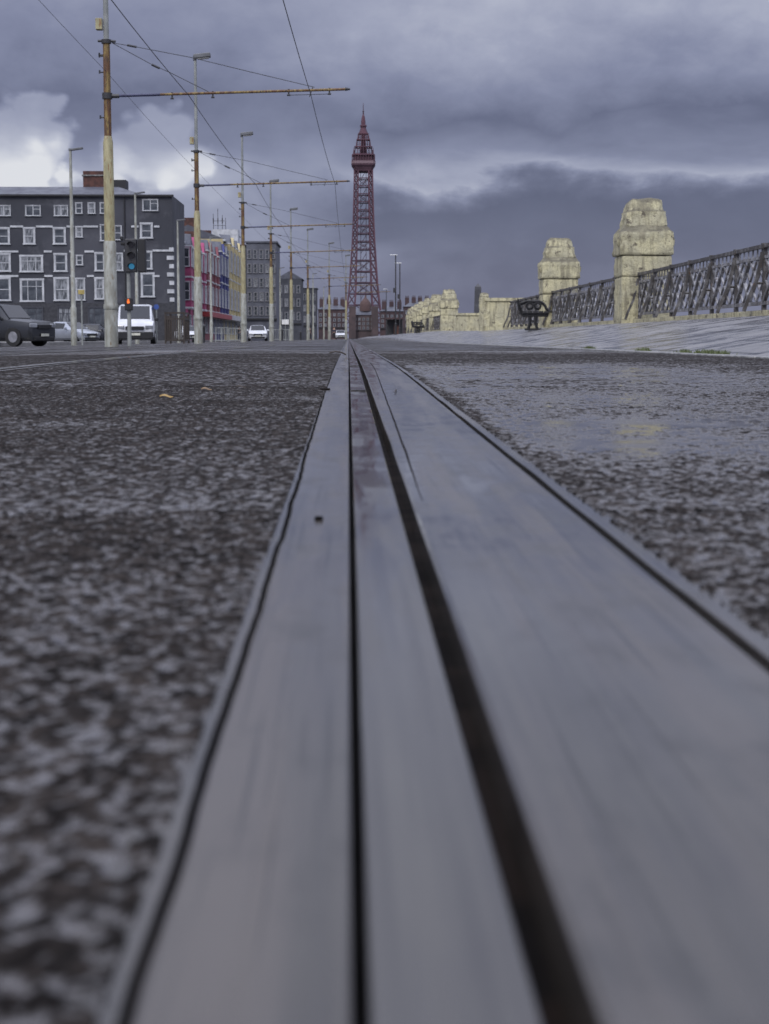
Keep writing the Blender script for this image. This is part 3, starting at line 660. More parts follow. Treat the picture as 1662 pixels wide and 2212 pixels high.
def terrace(name,label,y0,y1,hh,wall,xf=-16.2,bays=3,floors=3,roofc=None,trim=None,shop=None,gable=True,depth=9):
    t=thing(name,label,'building',(0,0,0)); 
    MB().box((xf-depth/2,(y0+y1)/2,hh/2-.3),(depth,y1-y0-.01,hh+.6)).build('wall',wall,t)
    MB().add([(xf+.2,y0,hh),(xf+.2,y1,hh),(xf-depth,y1,hh),(xf-depth,y0,hh),(xf-depth/2,y0,hh+1.8),(xf-depth/2,y1,hh+1.8)],[(0,1,5,4),(2,3,4,5),(0,4,3),(1,2,5),(0,3,2,1)]).build('roof',roofc or M_slate,t)
    bw=(y1-y0)/bays; fh=(hh-3.2)/(floors-1)
    MB().box((xf+.12,(y0+y1)/2,hh-.15),(.3,y1-y0,.25)).build('cornice',trim or M_trim,t)
    if shop: MB().box((xf+.55,(y0+y1)/2,2.85),(1.1,y1-y0-.1,.55)).build('shop_canopy',shop,t)
    for i in range(bays):
        yc=y0+bw*(i+.5); w_=bw*.5; dp=.8
        bz0=3.2; bz1=hh-.5
        b_=MB().box((xf+dp/2,yc,(bz0+bz1)/2),(dp,w_,bz1-bz0)).build('bay_window',wall,t)
        for k in range(floors): 
            zz=bz0+(bz1-bz0)*k/(floors-1); MB().box((xf+dp/2,yc,zz),(dp+.12,w_+.12,.16)).build('bay_trim',trim or M_trim,b_)
        MB().add([(xf,yc-w_/2,bz1+.1),(xf,yc+w_/2,bz1+.1),(xf+dp,yc-w_/2,bz1+.1),(xf+dp,yc+w_/2,bz1+.1),(xf-.8,yc,bz1+1.3),(xf+dp-.1,yc,bz1+1.2)],[(0,2,5,4),(1,4,5,3),(2,3,5),(0,4,1),(0,1,3,2)]).build('bay_roof',wall if i%2 else M_slate,b_)
        for k in range(floors-1):
            zz=bz0+fh*k+.75
            window(b_,(xf+dp+.003,yc,zz),w_*.75,fh*.55,R(90),'triple',.06)
            window(b_,(xf+dp/2,yc-w_/2-.003,zz),dp*.62,fh*.55,0,'sash',.05)
            window(t,(xf+.003,yc+bw*.38,zz),bw*.17,fh*.5,R(90),'sash',.08)
        window(t,(xf+.003,yc,.8),bw*.6,1.7,R(90),'triple',.08)
    for yy in (y0+.5,y1-.5):
        MB().box((xf-depth*.5,yy,hh+2.0),(1.8,.7,1.4)).build('chimney',M_brick,t)
    return t
def wallm(n,c): return pmat(n,c,tuple(k*.75 for k in c),rough=.7,scale=.6,c3=tuple(k*.6+.03 for k in c),thr3=(.55,.75))
W_pink=wallm('magenta_render',(.28,.05,.12)); W_red=wallm('dull_red_render',(.18,.05,.06)); W_blue=wallm('deep_blue_render',(.035,.042,.15)); W_cream=wallm('cream_render',(.45,.38,.20)); W_gry=wallm('mid_grey_render',(.095,.10,.12)); W_dgr=wallm('dark_grey_render',(.045,.048,.058))
M_shop=pmat('red_fascia',(.3,.04,.04),rough=.4); M_shop2=pmat('white_fascia',(.45,.45,.45),rough=.4)
terrace('terraced_hotel','magenta pink hotel with white trimmed bays next to the dark hotel',162,182,9.7,W_pink,bays=4,shop=None)
terrace('terraced_hotel','dull red terrace hotel with red shop canopy, left of the blue house',182,201,10.3,W_red,bays=4,shop=M_shop,roofc=M_brick)
terrace('terraced_hotel','narrow deep blue hotel between the red terrace and the cream one',201,216,11.2,W_blue,bays=3,shop=M_shop)
terrace('terraced_hotel','cream bay fronted hotel between blue house and tall grey building',216,242,13.,W_cream,bays=4,shop=M_shop2)
def facade_block(name,label,px0,px1,D,ytop,wall,cols,rows,depth=14,ww=.45,wh=.55,top_blank=.8,base_h=3.2,style='sash',roof='flat',mat=None,fasc=None,tr=None):
    x0=X(px0,D); x1=X(px1,D); hh=Z(ytop,D,(px0+px1)/2)
    t=thing(name,label,'building',(0,0,0))
    MB().box(((x0+x1)/2,D+depth/2,hh/2-.3),(x1-x0,depth,hh+.6)).build('wall',wall,t)
    if roof=='flat':
        MB().box(((x0+x1)/2,D+depth/2,hh+.12),(x1-x0+.4,depth+.4,.24)).build('roof_parapet',wall if mat is None else mat,t)
    elif roof=='hip':
        e=.3; k=min(x1-x0,depth)*.35
        MB().add([(x0-e,D-e,hh),(x1+e,D-e,hh),(x1+e,D+depth,hh),(x0-e,D+depth,hh),(x0+k,D+depth/2,hh+k*.7),(x1-k,D+depth/2,hh+k*.7)],[(0,1,5,4),(1,2,5),(2,3,4,5),(3,0,4),(0,3,2,1)]).build('roof',M_slate,t)
    elif roof=='gable':
        e=.3; k=(x1-x0)*.32; xm=(x0+x1)/2
        MB().add([(x0-e,D-.05,hh),(x1+e,D-.05,hh),(xm,D-.05,hh+k),(x0-e,D+depth,hh),(x1+e,D+depth,hh),(xm,D+depth,hh+k)],[(0,1,2),(3,5,4),(0,2,5,3),(1,4,5,2),(0,3,4,1)]).build('roof',M_slate,t)
    fh=(hh-base_h-top_blank)/max(rows,1); cw=(x1-x0)/max(cols,1)
    for r_ in range(rows):
        for c_ in range(cols):
            window(t,(x0+cw*(c_+.5),D-.003,base_h+fh*r_+fh*.25),cw*ww,fh*wh,0,style,min(.12,cw*.08),mat=tr)
    if rows: MB().box(((x0+x1)/2,D-.1,base_h-.1),(x1-x0+.1,.24,.3)).build('fascia',fasc or M_blk,t)
    return t,x0,x1,hh
M_dtrim=pmat('dull_trim',(.2,.2,.21),rough=.7)
t,x0,x1,hh=facade_block('gable_building','plain slate grey side wall building with a white rooftop plant room and aerials',436,534,258,531,W_dgr,0,0)
MB().box((X(489,262,510),262,Z(513,262)),(X(516,262)-X(462,262),5,2.2)).build('plant_room',M_trim,t)
am=MB(); 
for dx,h_ in ((0,3.6),(.7,2.6),(-.7,2.8),(1.2,2.2)):
    xx=X(472,262,480)+dx; am.tube((xx,261,Z(502,262)),(xx,261,Z(502,262)+h_),.05,.04,5)
for zz in (1.,1.7): am.box((X(472,262,480)+.2,261,Z(502,262)+zz),(1.9,.06,.06))
for dx in (-.7,0,.7): am.box((X(472,262,480)+dx,260.9,Z(502,262)+1.7),(.16,.14,.8))
am.build('aerial_mast',M_dk,t)
facade_block('tall_grey_building','tall mid grey six storey building with rows of windows and flat roof',534,598,255,524,W_gry,5,5,ww=.5,wh=.6,tr=M_dtrim)
facade_block('low_dark_building','low dark building with gabled roof right of the tall grey one',600,652,330,602,W_dgr,4,3,roof='gable',tr=M_dtrim)
facade_block('narrow_dark_building','narrow dark house with hipped roof behind the fifth tram pole',654,684,380,622,W_dgr,3,3,roof='hip',tr=M_dtrim)
def brickrow(label,px0,px1,D,yt,n,depth=12,wall=None,nm='brick_hotel',cols=None,rows=3):
    t,x0,x1,hh=facade_block(nm,label,px0,px1,D,yt,wall or M_brick2,cols or max(3,(px1-px0)//9),rows,depth=depth,roof='hip',ww=.4,wh=.5,tr=M_dtrim)
    for k in range(n):
        xx=x0+(x1-x0)*(k+.5)/n; yk=D+2+random.random()*4
        o=MB().box((xx,yk,hh+1.4),(1.3,.8,3.0)).build('chimney',M_brick2,t)
        p=MB()
        for d_ in (-.4,0,.4): p.tube((xx+d_,yk,hh+2.9),(xx+d_,yk,hh+3.5),.14,.11,6)
        p.build('chimney_pots',M_brick2,o)
    return t
M_brick2=pmat('far_brick',(.060,.036,.036),(.045,.030,.033),rough=.8,scale=.5)
M_brick3=pmat('far_dull_stone',(.075,.052,.050),(.055,.042,.042),rough=.8,scale=.3)
brickrow('long low brick hotel with chimneys just left of the tower foot',688,748,470,668,4)
brickrow('brick hotel with several chimneys right of the tower foot',822,872,500,672,3,rows=3)
brickrow('red brick hotel with chimneys behind the far promenade pillars',874,930,520,662,4)
t=brickrow('dull brown block with small dome directly below the tower',754,818,620,680,0,wall=M_brick3,nm='tower_base_building',rows=3,cols=7)
MB().lathe([(Z(672,622),2.2),(Z(660,622),2.2),(Z(654,622),2.0),(Z(648,622),1.3),(Z(643,622),.4),(Z(636,622),.12)],(X(790,622),624,0),12).build('dome',pmat('copper_dome',(.09,.055,.05),rough=.8),t,smooth=True)
for px in (762,810): MB().box((X(px,618),618.6,Z(696,618)),(2.5,1,12)).build('corner_pavilion',M_brick3,t)
# ------------------------------------------------------------------ tower
M_tow=pmat('tower_red_iron_hazed',(.092,.042,.055),(.072,.037,.050),rough=.9,scale=.1); M_tow2=pmat('tower_dark_iron_hazed',(.072,.038,.050),rough=.9,scale=.1)  # bluish distance haze is mixed into the iron base colours
M_band=pmat('tower_pale_band',(.19,.13,.14),rough=.7)
TD=1100.; TX=X(785.5,TD,500); k=TD/F
tower=thing('iron_tower','tall dark red iron lattice tower with crown and spire beyond the tracks','tower',(TX,TD,0))
def tz(py): return Z(py,TD,785)
prof=[(731,46),(700,41),(655,34),(620,30),(590,28),(560,26),(520,23.8),(480,22),(450,21),(420,20.2),(390,19.5),(365,19.2)]
def hw_at(py):
    for (a,wa),(b_,wb) in zip(prof[:-1],prof[1:]):
        if b_<=py<=a: t=(a-py)/(a-b_); return (wa+(wb-wa)*t)*k
    return prof[-1][1]*k
lv=[731]; py=731
while py>372: py-= 24 if py>560 else 17; lv.append(max(py,365))
lv=sorted(set(lv),reverse=True)
def leg_in(py,h_): return h_*(.54 if py>600 else .57)
for sx_ in (-1,1):
    for sy_ in (-1,1):
        mb=MB()
        for a,b_ in zip(lv[:-1],lv[1:]):
            ha,hb_=hw_at(a),hw_at(b_); ia,ib=leg_in(a,ha),leg_in(b_,hb_); za,zb_=tz(a),tz(b_)
            A=[(ha,ha),(ia,ha),(ha,ia),(ia,ia)]; B=[(hb_,hb_),(ib,hb_),(hb_,ib),(ib,ib)]
            A=[Vector((u*sx_,w_*sy_,za)) for u,w_ in A]; B=[Vector((u*sx_,w_*sy_,zb_)) for u,w_ in B]
            wt=1.0 if a>560 else .8
            for j in range(4): mb.bar(A[j],B[j],wt if j<3 else .45)
            for i_,j_ in ((0,1),(0,2),(1,3),(2,3)):
                mb.bar(A[i_],B[j_],.36); mb.bar(A[j_],B[i_],.36); mb.bar(B[i_],B[j_],.36)
        mb.build('tower_leg',M_tow,tower)
for face in range(4):
    for idx,(a,b_) in enumerate(zip(lv[:-1],lv[1:])):
        mb=MB()
        ha,hb_=hw_at(a),hw_at(b_); ia,ib=leg_in(a,ha),leg_in(b_,hb_); za,zb_=tz(a),tz(b_)
        Rm=Matrix.Rotation(face*math.pi/2,3,'Z')
        pa=[Rm@Vector((-ia,-ha,za)),Rm@Vector((ia,-ha,za))]; pb_=[Rm@Vector((-ib,-hb_,zb_)),Rm@Vector((ib,-hb_,zb_))]
        mb.bar(pb_[0],pb_[1],.65)
        if idx%2==0: mb.bar(pa[0],pb_[1],.28); mb.bar(pa[1],pb_[0],.28)
        mb.build('cross_brace',M_tow2,tower)
lift=MB()
for sx_ in (-1,1):
    for sy_ in (-1,1): lift.bar((sx_*1.8,sy_*1.8,0),(sx_*1.8,sy_*1.8,tz(365)),.3)
for i_ in range(18):
    z_=8+i_*6.; 
    for s_ in (-1,1): lift.bar((-1.8,s_*1.8,z_),(1.8,s_*1.8,z_+6),.22)
lift.build('lift_shaft',M_tow2,tower)
def sq(rings_,n4=True):
    return [[Vector((a*h_,b_*h_,z_)) for a,b_ in ((-1,-.8),(-.8,-1),(.8,-1),(1,-.8),(1,.8),(.8,1),(-.8,1),(-1,.8))] for z_,h_ in rings_]
MB().loft(sq([(tz(372),18.5*k),(tz(362),22*k),(tz(358),25*k),(tz(355),25*k)])).build('deck_underside',M_tow2,tower)
MB().loft(sq([(tz(355),25.6*k),(tz(349),25.6*k)])).build('deck_band',M_band,tower)
MB().loft(sq([(tz(349),22*k),(tz(338),21*k)])).build('gallery',M_tow2,tower)
gp=MB()
for a in range(9):
    for s_ in (-1,1):
        gp.box(((a-4)*5.6*k,s_*24*k,(tz(350)+tz(336))/2),(.35,.35,tz(336)-tz(350))); gp.box((s_*24*k,(a-4)*5.6*k,(tz(350)+tz(336))/2),(.35,.35,tz(336)-tz(350)))
gp.loft(sq([(tz(337),24*k),(tz(334.5),24*k)])); gp.build('gallery_posts',M_tow,tower)
up=MB(); stages=[(334,19,318,17),(318,13.5,302,12.5),(302,10.5,289,9)]
for (a,ha,b_,hb_) in stages:
    za,zb_=tz(a),tz(b_); ha*=k; hb_*=k
    for f_ in range(4):
        Rm=Matrix.Rotation(f_*math.pi/2,3,'Z')
        for j in range(-3,4):
            up.bar(Rm@Vector((j/3*ha,-ha,za)),Rm@Vector((j/3*hb_,-hb_,zb_)),.4)
        for q in (0,.5,1):
            hq=ha+(hb_-ha)*q; zq=za+(zb_-za)*q; up.bar(Rm@Vector((-hq*1.06,-hq*1.06,zq)),Rm@Vector((hq*1.06,-hq*1.06,zq)),.6 if q!=.5 else .25)
        up.tube(Rm@Vector((ha*1.08,-ha*1.08,za)),Rm@Vector((ha*1.08,-ha*1.08,za+4)),.5,.1,5)
up.build('upper_stages',M_tow,tower)
MB().loft(sq([(tz(334),8*k),(tz(318),7.5*k),(tz(317.5),6*k),(tz(302),5*k),(tz(289),4*k)])).build('inner_core',M_tow2,tower)
MB().lathe([(tz(291),9.5*k),(tz(288),10*k),(tz(284),8.5*k),(tz(278),6.2*k),(tz(275),5.5*k),(tz(273),7.2*k),(tz(270),7.2*k),(tz(269),4.6*k),(tz(262),4.6*k),(tz(256),3.8*k),(tz(252),3.2*k),(tz(247),1.4*k)],n=12).build('crown',M_tow,tower)
MB().lathe([(tz(249),1.6*k),(tz(242),1.2*k),(tz(240),2.2*k),(tz(239),.9*k),(tz(222),.35*k)],n=8).build('spire',M_tow2,tower)
D=700; x=X(1033,D,640); M_ob=pmat('obelisk_stone',(.075,.075,.08),rough=.8,scale=.3)
ob=thing('obelisk','grey stone obelisk war memorial rising behind the cream promenade wall','monument',(x,D,0))
def sqr(h_,z_): return [Vector((a*h_,b_*h_,z_)) for a,b_ in ((-1,-1),(1,-1),(1,1),(-1,1))]
MB().loft([sqr(1.75,5),sqr(1.25,Z(619,D))]).build('shaft',M_ob,ob); MB().loft([sqr(1.25,Z(619,D)),sqr(.05,Z(612,D))]).build('tip',M_ob,ob)
MB().loft([sqr(4,0),sqr(3.5,3),sqr(2.3,3.05),sqr(2.1,5)]).build('pedestal',M_ob,ob)
# ------------------------------------------------------------------ promenade pillars
m,nt,b=newmat('cream_painted_stone')
geo=nt.nodes.new('ShaderNodeNewGeometry'); pos=geo.outputs['Position']; nrm=geo.outputs['Normal']
n1=nz(nt,pos,1.4,6,.65); n2=nz(nt,pos,4.5,9,.72); n3=nz(nt,vscale(nt,pos,(6,6,.8)),1.3,6,.6); n4=nz(nt,pos,26,5,.6)
c=mixc(nt,sstep(nt,n1,.4,.6),(.52,.48,.29),(.40,.375,.25)); c=mixc(nt,mth(nt,'MULTIPLY',sstep(nt,n3,.46,.64),.85),c,(.22,.20,.13)); c=mixc(nt,sstep(nt,n2,.56,.62),c,(.10,.085,.06)); c=mixc(nt,mth(nt,'MULTIPLY',sstep(nt,n4,.52,.68),.65),c,(.19,.17,.11))
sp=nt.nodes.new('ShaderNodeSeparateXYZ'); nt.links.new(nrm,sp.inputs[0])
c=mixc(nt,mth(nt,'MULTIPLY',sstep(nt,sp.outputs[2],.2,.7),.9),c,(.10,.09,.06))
nt.links.new(c,b.inputs['Base Color']); b.inputs['Roughness'].default_value=.75
bn=nt.nodes.new('ShaderNodeBump'); bn.inputs['Distance'].default_value=.04; nt.links.new(nz(nt,pos,16,9,.7),bn.inputs['Height']); nt.links.new(bn.outputs[0],b.inputs['Normal'])
M_stone=m
def profblock(mb,prof,seed,amp=.012,cx=0,cy=0,flute=0.):
    rings=[]
    full=[]
    for (za,ha,ca),(zb_,hb_,cb) in zip(prof[:-1],prof[1:]):
        n=max(1,int(abs(zb_-za)/.05))
        for i in range(n): t=i/n; full.append((za+(zb_-za)*t,ha+(hb_-ha)*t,ca+(cb-ca)*t))
    full.append(prof[-1])
    for idx,(z_,h_,ch) in enumerate(full):
        base_=[(-1,-1+ch),(-1+ch,-1),(1-ch,-1),(1,-1+ch),(1,1-ch),(1-ch,1),(-1+ch,1),(-1,1-ch)]; rg=[]
        for a in range(8):
            p=Vector(base_[a]); q=Vector(base_[(a+1)%8]); m_=11 if a%2 else 2
            for s_ in range(m_):
                u=p.lerp(q,s_/m_); v=Vector((u.x*h_,u.y*h_,z_)); nn=noise.fractal(Vector((v.x*5+seed,v.y*5,v.z*5)),.8,2.,4)
                r_=1+amp*nn/h_*1.5
                if flute and a%2 and s_ in (3,8): r_-=flute
                rg.append(Vector((cx+v.x*r_,cy+v.y*r_,v.z+(amp*2.*noise.noise(Vector((v.x*5,v.y*5+seed,z_))) if idx>=len(full)-3 else 0))))
        rings.append(rg)
    mb.loft(rings)
def block(mb,z0,z1,h0,h1,ch,seed,amp=.012,cx=0,cy=0):
    profblock(mb,[(z0,h0-.014,ch),(z0+.02,h0,ch),(z1-.02,h1,ch),(z1,h1-.014,ch)],seed,amp,cx,cy)
def pillar(name,label,loc,seed,s=1.,hh=2.97):
    t=thing(name,label,'pillar',loc,group='cream stone pillars of the promenade'); hw=.60*s
    mb=MB(); block(mb,-.1,1.14,hw*.95,hw*.95,.05,seed); mb.build('shaft',M_stone,t,smooth=True)
    mb=MB(); block(mb,1.15,1.63,hw*.97,hw*.96,.05,seed+3); mb.build('course',M_stone,t,smooth=True)
    mb=MB(); profblock(mb,[(1.645,hw*1.0,.06),(1.67,hw*1.03,.06),(2.10,hw*1.03,.06),(2.18,hw*1.02,.10),(2.22,hw*.94,.16),(2.26,hw*.90,.2),(2.33,hw*.82,.2)],seed+5,.016); mb.build('shoulder_block',M_stone,t,smooth=True)
    mb=MB(); profblock(mb,[(2.31,hw*.80,.2),(2.34,hw*.81,.16),(2.50,hw*.78,.14),(2.62,hw*.75,.14),(2.66,hw*.74,.16),(2.69,hw*.68,.2),(2.84,hw*.64,.2),(2.92,hw*.58,.24),(2.955,hw*.50,.3),(2.965,hw*.2,.3)],seed+7,.022,flute=.035); mb.build('worn_cap',M_stone,t,smooth=True)
    for sx_ in (1,-1):
        MB().lathe([(1.84,.02),(1.88,.06),(2.02,.07),(2.08,.02)],(sx_*hw*1.03,-.35,0),10).build('scroll_bracket',M_stone,t,smooth=True)
    return t
yp1=39.2; yp2=54.4
xp1=X(1396,yp1-.6); xp2=X(1211,yp2-.6)
pillar('promenade_pillar','nearest cream stone pillar with worn stepped top, tallest on the right',(xp1,yp1,pz(7,yp1)-.02),1.3)
pillar('promenade_pillar','second cream stone pillar, behind the black bench',(xp2,yp2,pz(7,yp2)-.02),8.7,1.0)
fp=[(970,117,'third cream pillar, standing alone at the far end of the low wall',1.05),(943,130,'fourth cream pillar, first in the distant close row',1.),(927,142,'fifth cream pillar in the distant row',1.),(914,154,'sixth cream pillar in the distant row',1.),(904,166,'seventh cream pillar in the distant row',1.),(896,178,'eighth cream pillar in the distant row',1.),(889,190,'last and smallest cream pillar of the distant row',1.)]
FP=[]
for i_,(px,D,lb,s_) in enumerate(fp):
    x=X(px,D); FP.append((x,D)); pillar('promenade_pillar',lb,(x,D,pz(7,D)-.02),20+i_*3.1,s_)
M_iron=pmat('weathered_iron_glints',(.13,.127,.125),(.30,.30,.31),rough=.35,r2=.6,scale=4,thr=(.42,.62),c3=(.08,.05,.035),thr3=(.56,.66),metal=.2)  # pale noise patches paint wet highlights onto the weathered iron
M_iron2=pmat('dark_iron_post',(.065,.06,.056),(.17,.165,.16),rough=.4,r2=.6,scale=5,thr=(.45,.65),c3=(.12,.07,.04),thr3=(.6,.7),metal=.3)
def fence(label,xa,ya,xb,yb,z0,bay=1.9,fine=True):
    d=Vector((xb-xa,yb-ya,0)); L=d.length; t=thing('promenade_fence',label,'fence',(xa,ya,z0),math.atan2(d.y,d.x),group='ornamental iron promenade fences')
    n=max(1,round(L/bay)); bw=L/n; TH=1.20
    MB().box((L/2,0,.07),(L,.32,.18)).build('plinth',M_stone,t,bevel=.02)
    MB().box((L/2,0,TH),(L,.09,.06)).build('top_rail',M_iron2,t); MB().box((L/2,0,TH-.18),(L,.05,.05)).build('middle_rail',M_iron,t); MB().box((L/2,0,.28),(L,.07,.06)).build('bottom_rail',M_iron,t)
    for i_ in range(n+1):
        x_=i_*bw
        p=MB().box((x_,0,.65),(.07,.07,1.06)).box((x_,0,TH+.0),(.1,.12,.09))
        pts=[Vector((x_,.05,TH-.1)),Vector((x_,.08,.9)),Vector((x_,.15,.6)),Vector((x_,.28,.3)),Vector((x_,.33,.15))]
        for a,b_ in zip(pts[:-1],pts[1:]): p.bar(a,b_,.055)
        p.tube((x_,.15,.6),(x_,0,.6),.02,.02,5)
        p.build('post',M_iron2,t)
    for i_ in range(n):
        x0_=i_*bw+.05; x1_=(i_+1)*bw-.05; mb=MB(); z_a=.31; z_b=TH-.2; zm=(z_a+z_b)/2
        ns=2
        for q in range(ns):
            a=x0_+(x1_-x0_)*q/ns; c_=x0_+(x1_-x0_)*(q+1)/ns; m_=(a+c_)/2
            mb.bar((a,-.012,z_a),(c_,-.012,z_b),.058); mb.bar((a,.012,z_b),(c_,.012,z_a),.058)
            if fine:
                for p_,q_ in (((a,0,zm),(m_,0,z_b)),((m_,0,z_b),(c_,0,zm)),((c_,0,zm),(m_,0,z_a)),((m_,0,z_a),(a,0,zm))): mb.bar(p_,q_,.032)
        for q in range(6): xq=x0_+(x1_-x0_)*(q+.5)/6; mb.box((xq,0,TH-.095),(.04,.02,.13))
        mb.build('lattice_panel',M_iron,t)
    return t
fence('iron lattice fence at the right edge, right of the nearest pillar',6.72,17.,6.8,yp1-.55,pz(7,30)-.02)
fence('iron lattice fence between the nearest and second cream pillars',6.75,yp1+.62,6.65,yp2-.6,pz(7,45)-.02)
fence('iron lattice fence behind the second cream pillar, mostly hidden',6.7,yp2+.62,6.7,68,pz(7,60)-.02)
names=['third and fourth','fourth and fifth','fifth and sixth','sixth and seventh','seventh and eighth','eighth and last']
for i_ in range(6):
    (xa,ya),(xb,yb)=FP[i_],FP[i_+1]; fence('distant iron fence between the %s cream pillars'%names[i_],xa-.2,ya+.7,xb-.2,yb-.7,pz(7,(ya+yb)/2)-.02,2.,False)
def capwall(label,px0,px1,D,yt,piers=()):
    x0,x1=X(px0,D),X(px1,D); z0=pz(7,D)-.05; zt_=Z(yt,D,px0); t=thing('promenade_wall',label,'wall',((x0+x1)/2,D,z0)); L=x1-x0; h_=zt_-z0
    mb=MB()
    mb.box((0,.25,(h_-.15)/2),(L,.5,h_-.15)); mb.build('wall_body',M_stone,t,bevel=.02)
    MB().box((0,.25,h_-.075),(L+.12,.62,.15)).build('coping',M_stone,t,bevel=.02)
    MB().box((0,-.03,.12),(L,.06,.24)).build('base_course',M_stone,t,bevel=.01)
    for px,top,w_ in piers:
        xx=X(px,D)-(x0+x1)/2; hh_=Z(top,D)-z0; mb=MB(); block(mb,0,hh_-.18,w_/2,w_/2,.08,px,.02,cx=xx,cy=.2); block(mb,hh_-.18,hh_,w_/2*.85,w_/2*.6,.2,px+1,.03,cx=xx,cy=.2); mb.build('pier',M_stone,t,smooth=True)
capwall('cream promenade wall with coping behind the black bench',1050,1178,71,643,((1047,632,.42),(1078,645,.4)))
capwall('lower cream wall left of the black bench',986,1058,100,676)
capwall('short far cream wall beside the third pillar',955,1000,125,690)
D=235; x=X(852,D); t=thing('promenade_shelter','small dark shelter with flat roof below the black promenade lamps','shelter',(x,D,pz(5,D)-.3))
MB().box((0,0,2.75),(2.6,3,.22)).build('roof',M_brick2,t); MB().box((0,1.4,1.3),(2.2,.1,2.6)).build('back_panel',M_dk,t)
for s_ in (-1,1):
    for yy in (-1.3,1.3): MB().box((s_*1.1,yy,1.3),(.12,.12,2.7)).build('post',M_dk,t)
MB().box((.3,-.2,1.),(.7,.5,1.6)).build('poster_case',M_brick,t)
M_bench=pmat('black_bench_paint',(.010,.010,.011),rough=.6,scale=5)
def bench_build(label,loc,rz):
    t=thing('promenade_bench',label,'bench',loc,rz,group='black cast iron promenade benches')
    for s_ in (-.7,.7):
        e=MB()
        e.path([(-.14,s_,0),(-.09,s_,.2),(-.10,s_,.42)],.045,6).path([(.12,s_,0),(.07,s_,.2),(.08,s_,.42)],.045,6)
        e.box((0,s_,.03),(.46,.07,.05)).bar((-.32,s_,.43),(.42,s_,.43),.09)
        e.path([(-.30,s_,.43),(-.38,s_,.62),(-.42,s_,.82)],.05,6)
        e.ring((-.10,s_,.68),.085,.028,'y',14); e.ring((.12,s_,.68),.085,.028,'y',14)
        e.path([(-.38,s_,.72),(-.2,s_,.79),(-.02,s_,.79),(.18,s_,.79),(.30,s_,.72),(.36,s_,.6),(.44,s_,.52)],.034,6)
        e.build('end_frame',M_bench,t)
    st_=MB()
    for k_ in range(5): st_.box((-.24+k_*.15,0,.49),(.13,1.6,.06),ry=R(-3))
    st_.build('seat',M_bench,t)
    bk=MB()
    for k_ in range(4): bk.box((-.31-k_*.035,0,.56+k_*.09),(.03,1.6,.08),ry=R(-16))
    bk.build('backrest',M_bench,t)
    MB().box((0,0,.25),(.05,1.4,.05)).build('stretcher',M_bench,t)
    return t
D=46.; x=X(1152,D); b1=bench_build('black cast iron bench with round arm scrolls in front of the second pillar',(x,D,pz(x,D)),R(-6.5))
D=122.; x=X(903,D); dup(b1,(x,D,pz(x,D)),R(-6.5),'small distant black bench by the far row of pillars')
# ------------------------------------------------------------------ world
w=bpy.data.worlds.new('World'); scene.world=w; w.use_nodes=True; nt=w.node_tree; bg=nt.nodes['Background']
sky=nt.nodes.new('ShaderNodeTexSky'); sky.sky_type='NISHITA'; sky.sun_disc=False
SE,SA=R(42),R(200)
sky.sun_elevation=SE; sky.sun_rotation=SA
d=nt.nodes.new('ShaderNodeTexCoord').outputs['Generated']
s=nt.nodes.new('ShaderNodeSeparateXYZ'); nt.links.new(d,s.inputs[0]); dx,dy,dz=s.outputs
azm=mth(nt,'ARCTAN2',dx,dy); el=mth(nt,'ARCSINE',dz)
sxn=mth(nt,'MULTIPLY',azm,35.6); syn=mth(nt,'MULTIPLY',el,35.6)
nA=nz(nt,vscale(nt,d,(10,10,24)),1,5,.52,.3); nB=nz(nt,vscale(nt,d,(34,34,50)),1,7,.58,.2); nC=nz(nt,vscale(nt,d,(4.5,4.5,13)),1,4,.5)
syw=mth(nt,'ADD',syn,mth(nt,'MULTIPLY',mth(nt,'SUBTRACT',nA,.5),1.9)); syw=mth(nt,'ADD',syw,mth(nt,'MULTIPLY',mth(nt,'SUBTRACT',nB,.5),.6))
syr=mth(nt,'SUBTRACT',syw,mth(nt,'MULTIPLY',mth(nt,'SUBTRACT',sxn,4.),.03))
t_=mth(nt,'DIVIDE',syr,10.,clamp=True)
BR=ramp(nt,t_,[(0,.34),(.15,.24),(.285,.13),(.315,.30),(.345,.66),(.39,.40),(.45,.19),(.53,.36),(.64,.58),(1,.74)])
t2=mth(nt,'DIVIDE',syw,10.,clamp=True)
BL=ramp(nt,t2,[(0,.52),(.2,.52),(.33,.50),(.42,.36),(.5,.32),(.60,.46),(.75,.52),(1,.72)])
side=sstep(nt,mth(nt,'ADD',sxn,mth(nt,'MULTIPLY',mth(nt,'SUBTRACT',nA,.5),4)),-2.2,1.2)
Bm=mixc(nt,side,BL,BR)
sb=nt.nodes.new('ShaderNodeSeparateColor'); nt.links.new(Bm,sb.inputs[0]); Bv=sb.outputs[0]
Bv=mth(nt,'ADD',Bv,mth(nt,'MULTIPLY',mth(nt,'SUBTRACT',nC,.5),.5)); Bv=mth(nt,'ADD',Bv,mth(nt,'MULTIPLY',mth(nt,'SUBTRACT',nB,.5),.20))
vb=nt.nodes.new('ShaderNodeTexVoronoi'); vb.feature='SMOOTH_F1'; vb.inputs['Scale'].default_value=1; vb.inputs['Smoothness'].default_value=.35
va=nt.nodes.new('ShaderNodeVectorMath'); va.operation='ADD'; nt.links.new(vscale(nt,d,(62,62,70)),va.inputs[0])
nvv=nt.nodes.new('ShaderNodeTexNoise'); nvv.inputs['Scale'].default_value=45; nvv.inputs['Detail'].default_value=4; nt.links.new(d,nvv.inputs['Vector']); nt.links.new(nvv.outputs['Color'],va.inputs[1]); nt.links.new(va.outputs[0],vb.inputs['Vector'])
billow=vb.outputs['Distance']
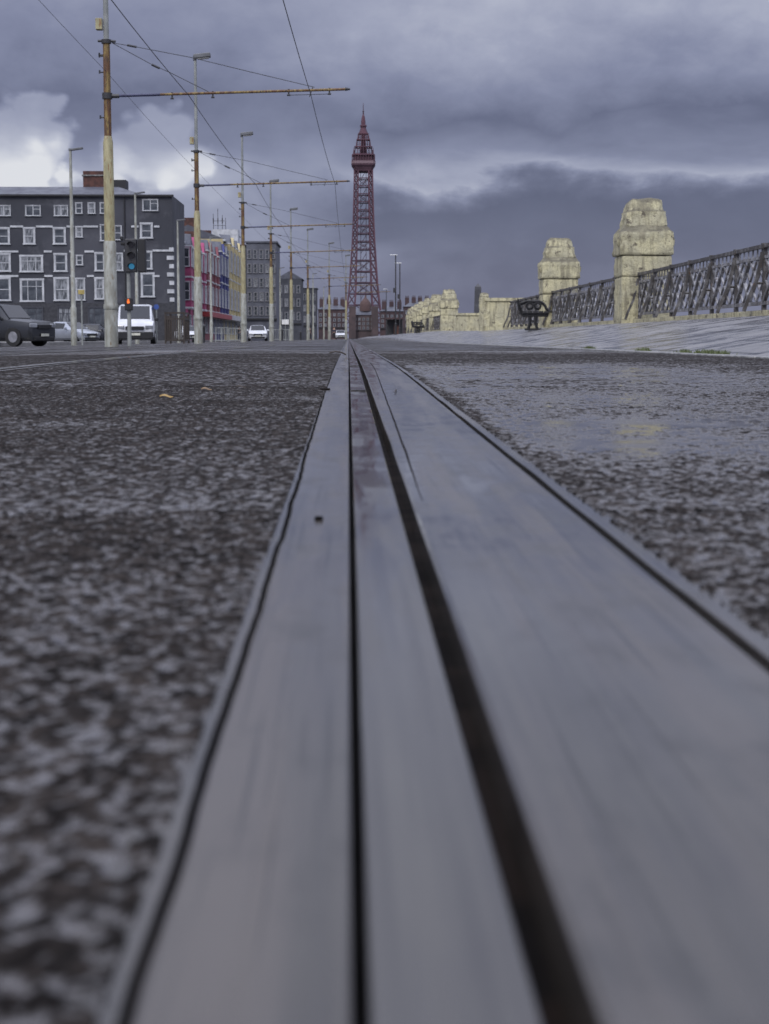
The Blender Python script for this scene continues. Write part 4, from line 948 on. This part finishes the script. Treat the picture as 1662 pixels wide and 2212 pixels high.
def blob(cx,cy,rx,ry,amp,edge=.35):
    a=mth(nt,'DIVIDE',mth(nt,'SUBTRACT',sxn,cx),rx); b_=mth(nt,'DIVIDE',mth(nt,'SUBTRACT',syn,cy),ry)
    r_=mth(nt,'SQRT',mth(nt,'ADD',mth(nt,'MULTIPLY',a,a),mth(nt,'MULTIPLY',b_,b_)))
    r_=mth(nt,'ADD',r_,mth(nt,'MULTIPLY',mth(nt,'SUBTRACT',billow,.45),.55))
    r_=mth(nt,'ADD',r_,mth(nt,'MULTIPLY',mth(nt,'SUBTRACT',nA,.5),.8))
    r_=mth(nt,'ADD',r_,mth(nt,'MULTIPLY',mth(nt,'SUBTRACT',nB,.5),.5))
    return mth(nt,'MULTIPLY',sstep(nt,r_,1.0,1.-edge),amp)
for a in ((-6.8,3.75,1.3,1.65,.32,.26),(-6.9,3.3,1.5,1.7,.20,.8),(-5.6,3.1,1.9,1.3,.18,.7),(-4.0,3.9,1.4,.95,.26,.3),(-3.2,3.3,1.8,1.1,.18,.8),(-8.8,3,1.4,1.8,.3,.7)):
    Bv=mth(nt,'ADD',Bv,blob(*a))
Bc=mth(nt,'ADD',Bv,0.,clamp=True)
cc=ramp(nt,Bc,[(0,(.085,.091,.160)),(.22,(.125,.134,.218)),(.45,(.222,.238,.352)),(.65,(.338,.357,.475)),(.85,(.53,.55,.645)),(1,(.73,.74,.785))])
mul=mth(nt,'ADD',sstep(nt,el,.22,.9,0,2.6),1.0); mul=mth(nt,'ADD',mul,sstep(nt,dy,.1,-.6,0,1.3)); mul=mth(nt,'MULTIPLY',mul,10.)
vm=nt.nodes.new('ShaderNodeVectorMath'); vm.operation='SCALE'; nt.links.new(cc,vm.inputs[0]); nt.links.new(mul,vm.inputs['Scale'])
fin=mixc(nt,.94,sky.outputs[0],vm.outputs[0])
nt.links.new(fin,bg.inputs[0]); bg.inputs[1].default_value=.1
sun=bpy.data.lights.new('sun','SUN'); sun.energy=1.4; sun.angle=R(12); sun.color=(1,.95,.86)
so=bpy.data.objects.new('sun',sun); COL.objects.link(so)
sd=Vector((-.45*math.cos(SE),-.9*math.cos(SE),math.sin(SE))).normalized()
so.rotation_euler=sd.to_track_quat('Z','Y').to_euler()
print('objects',len(bpy.data.objects))
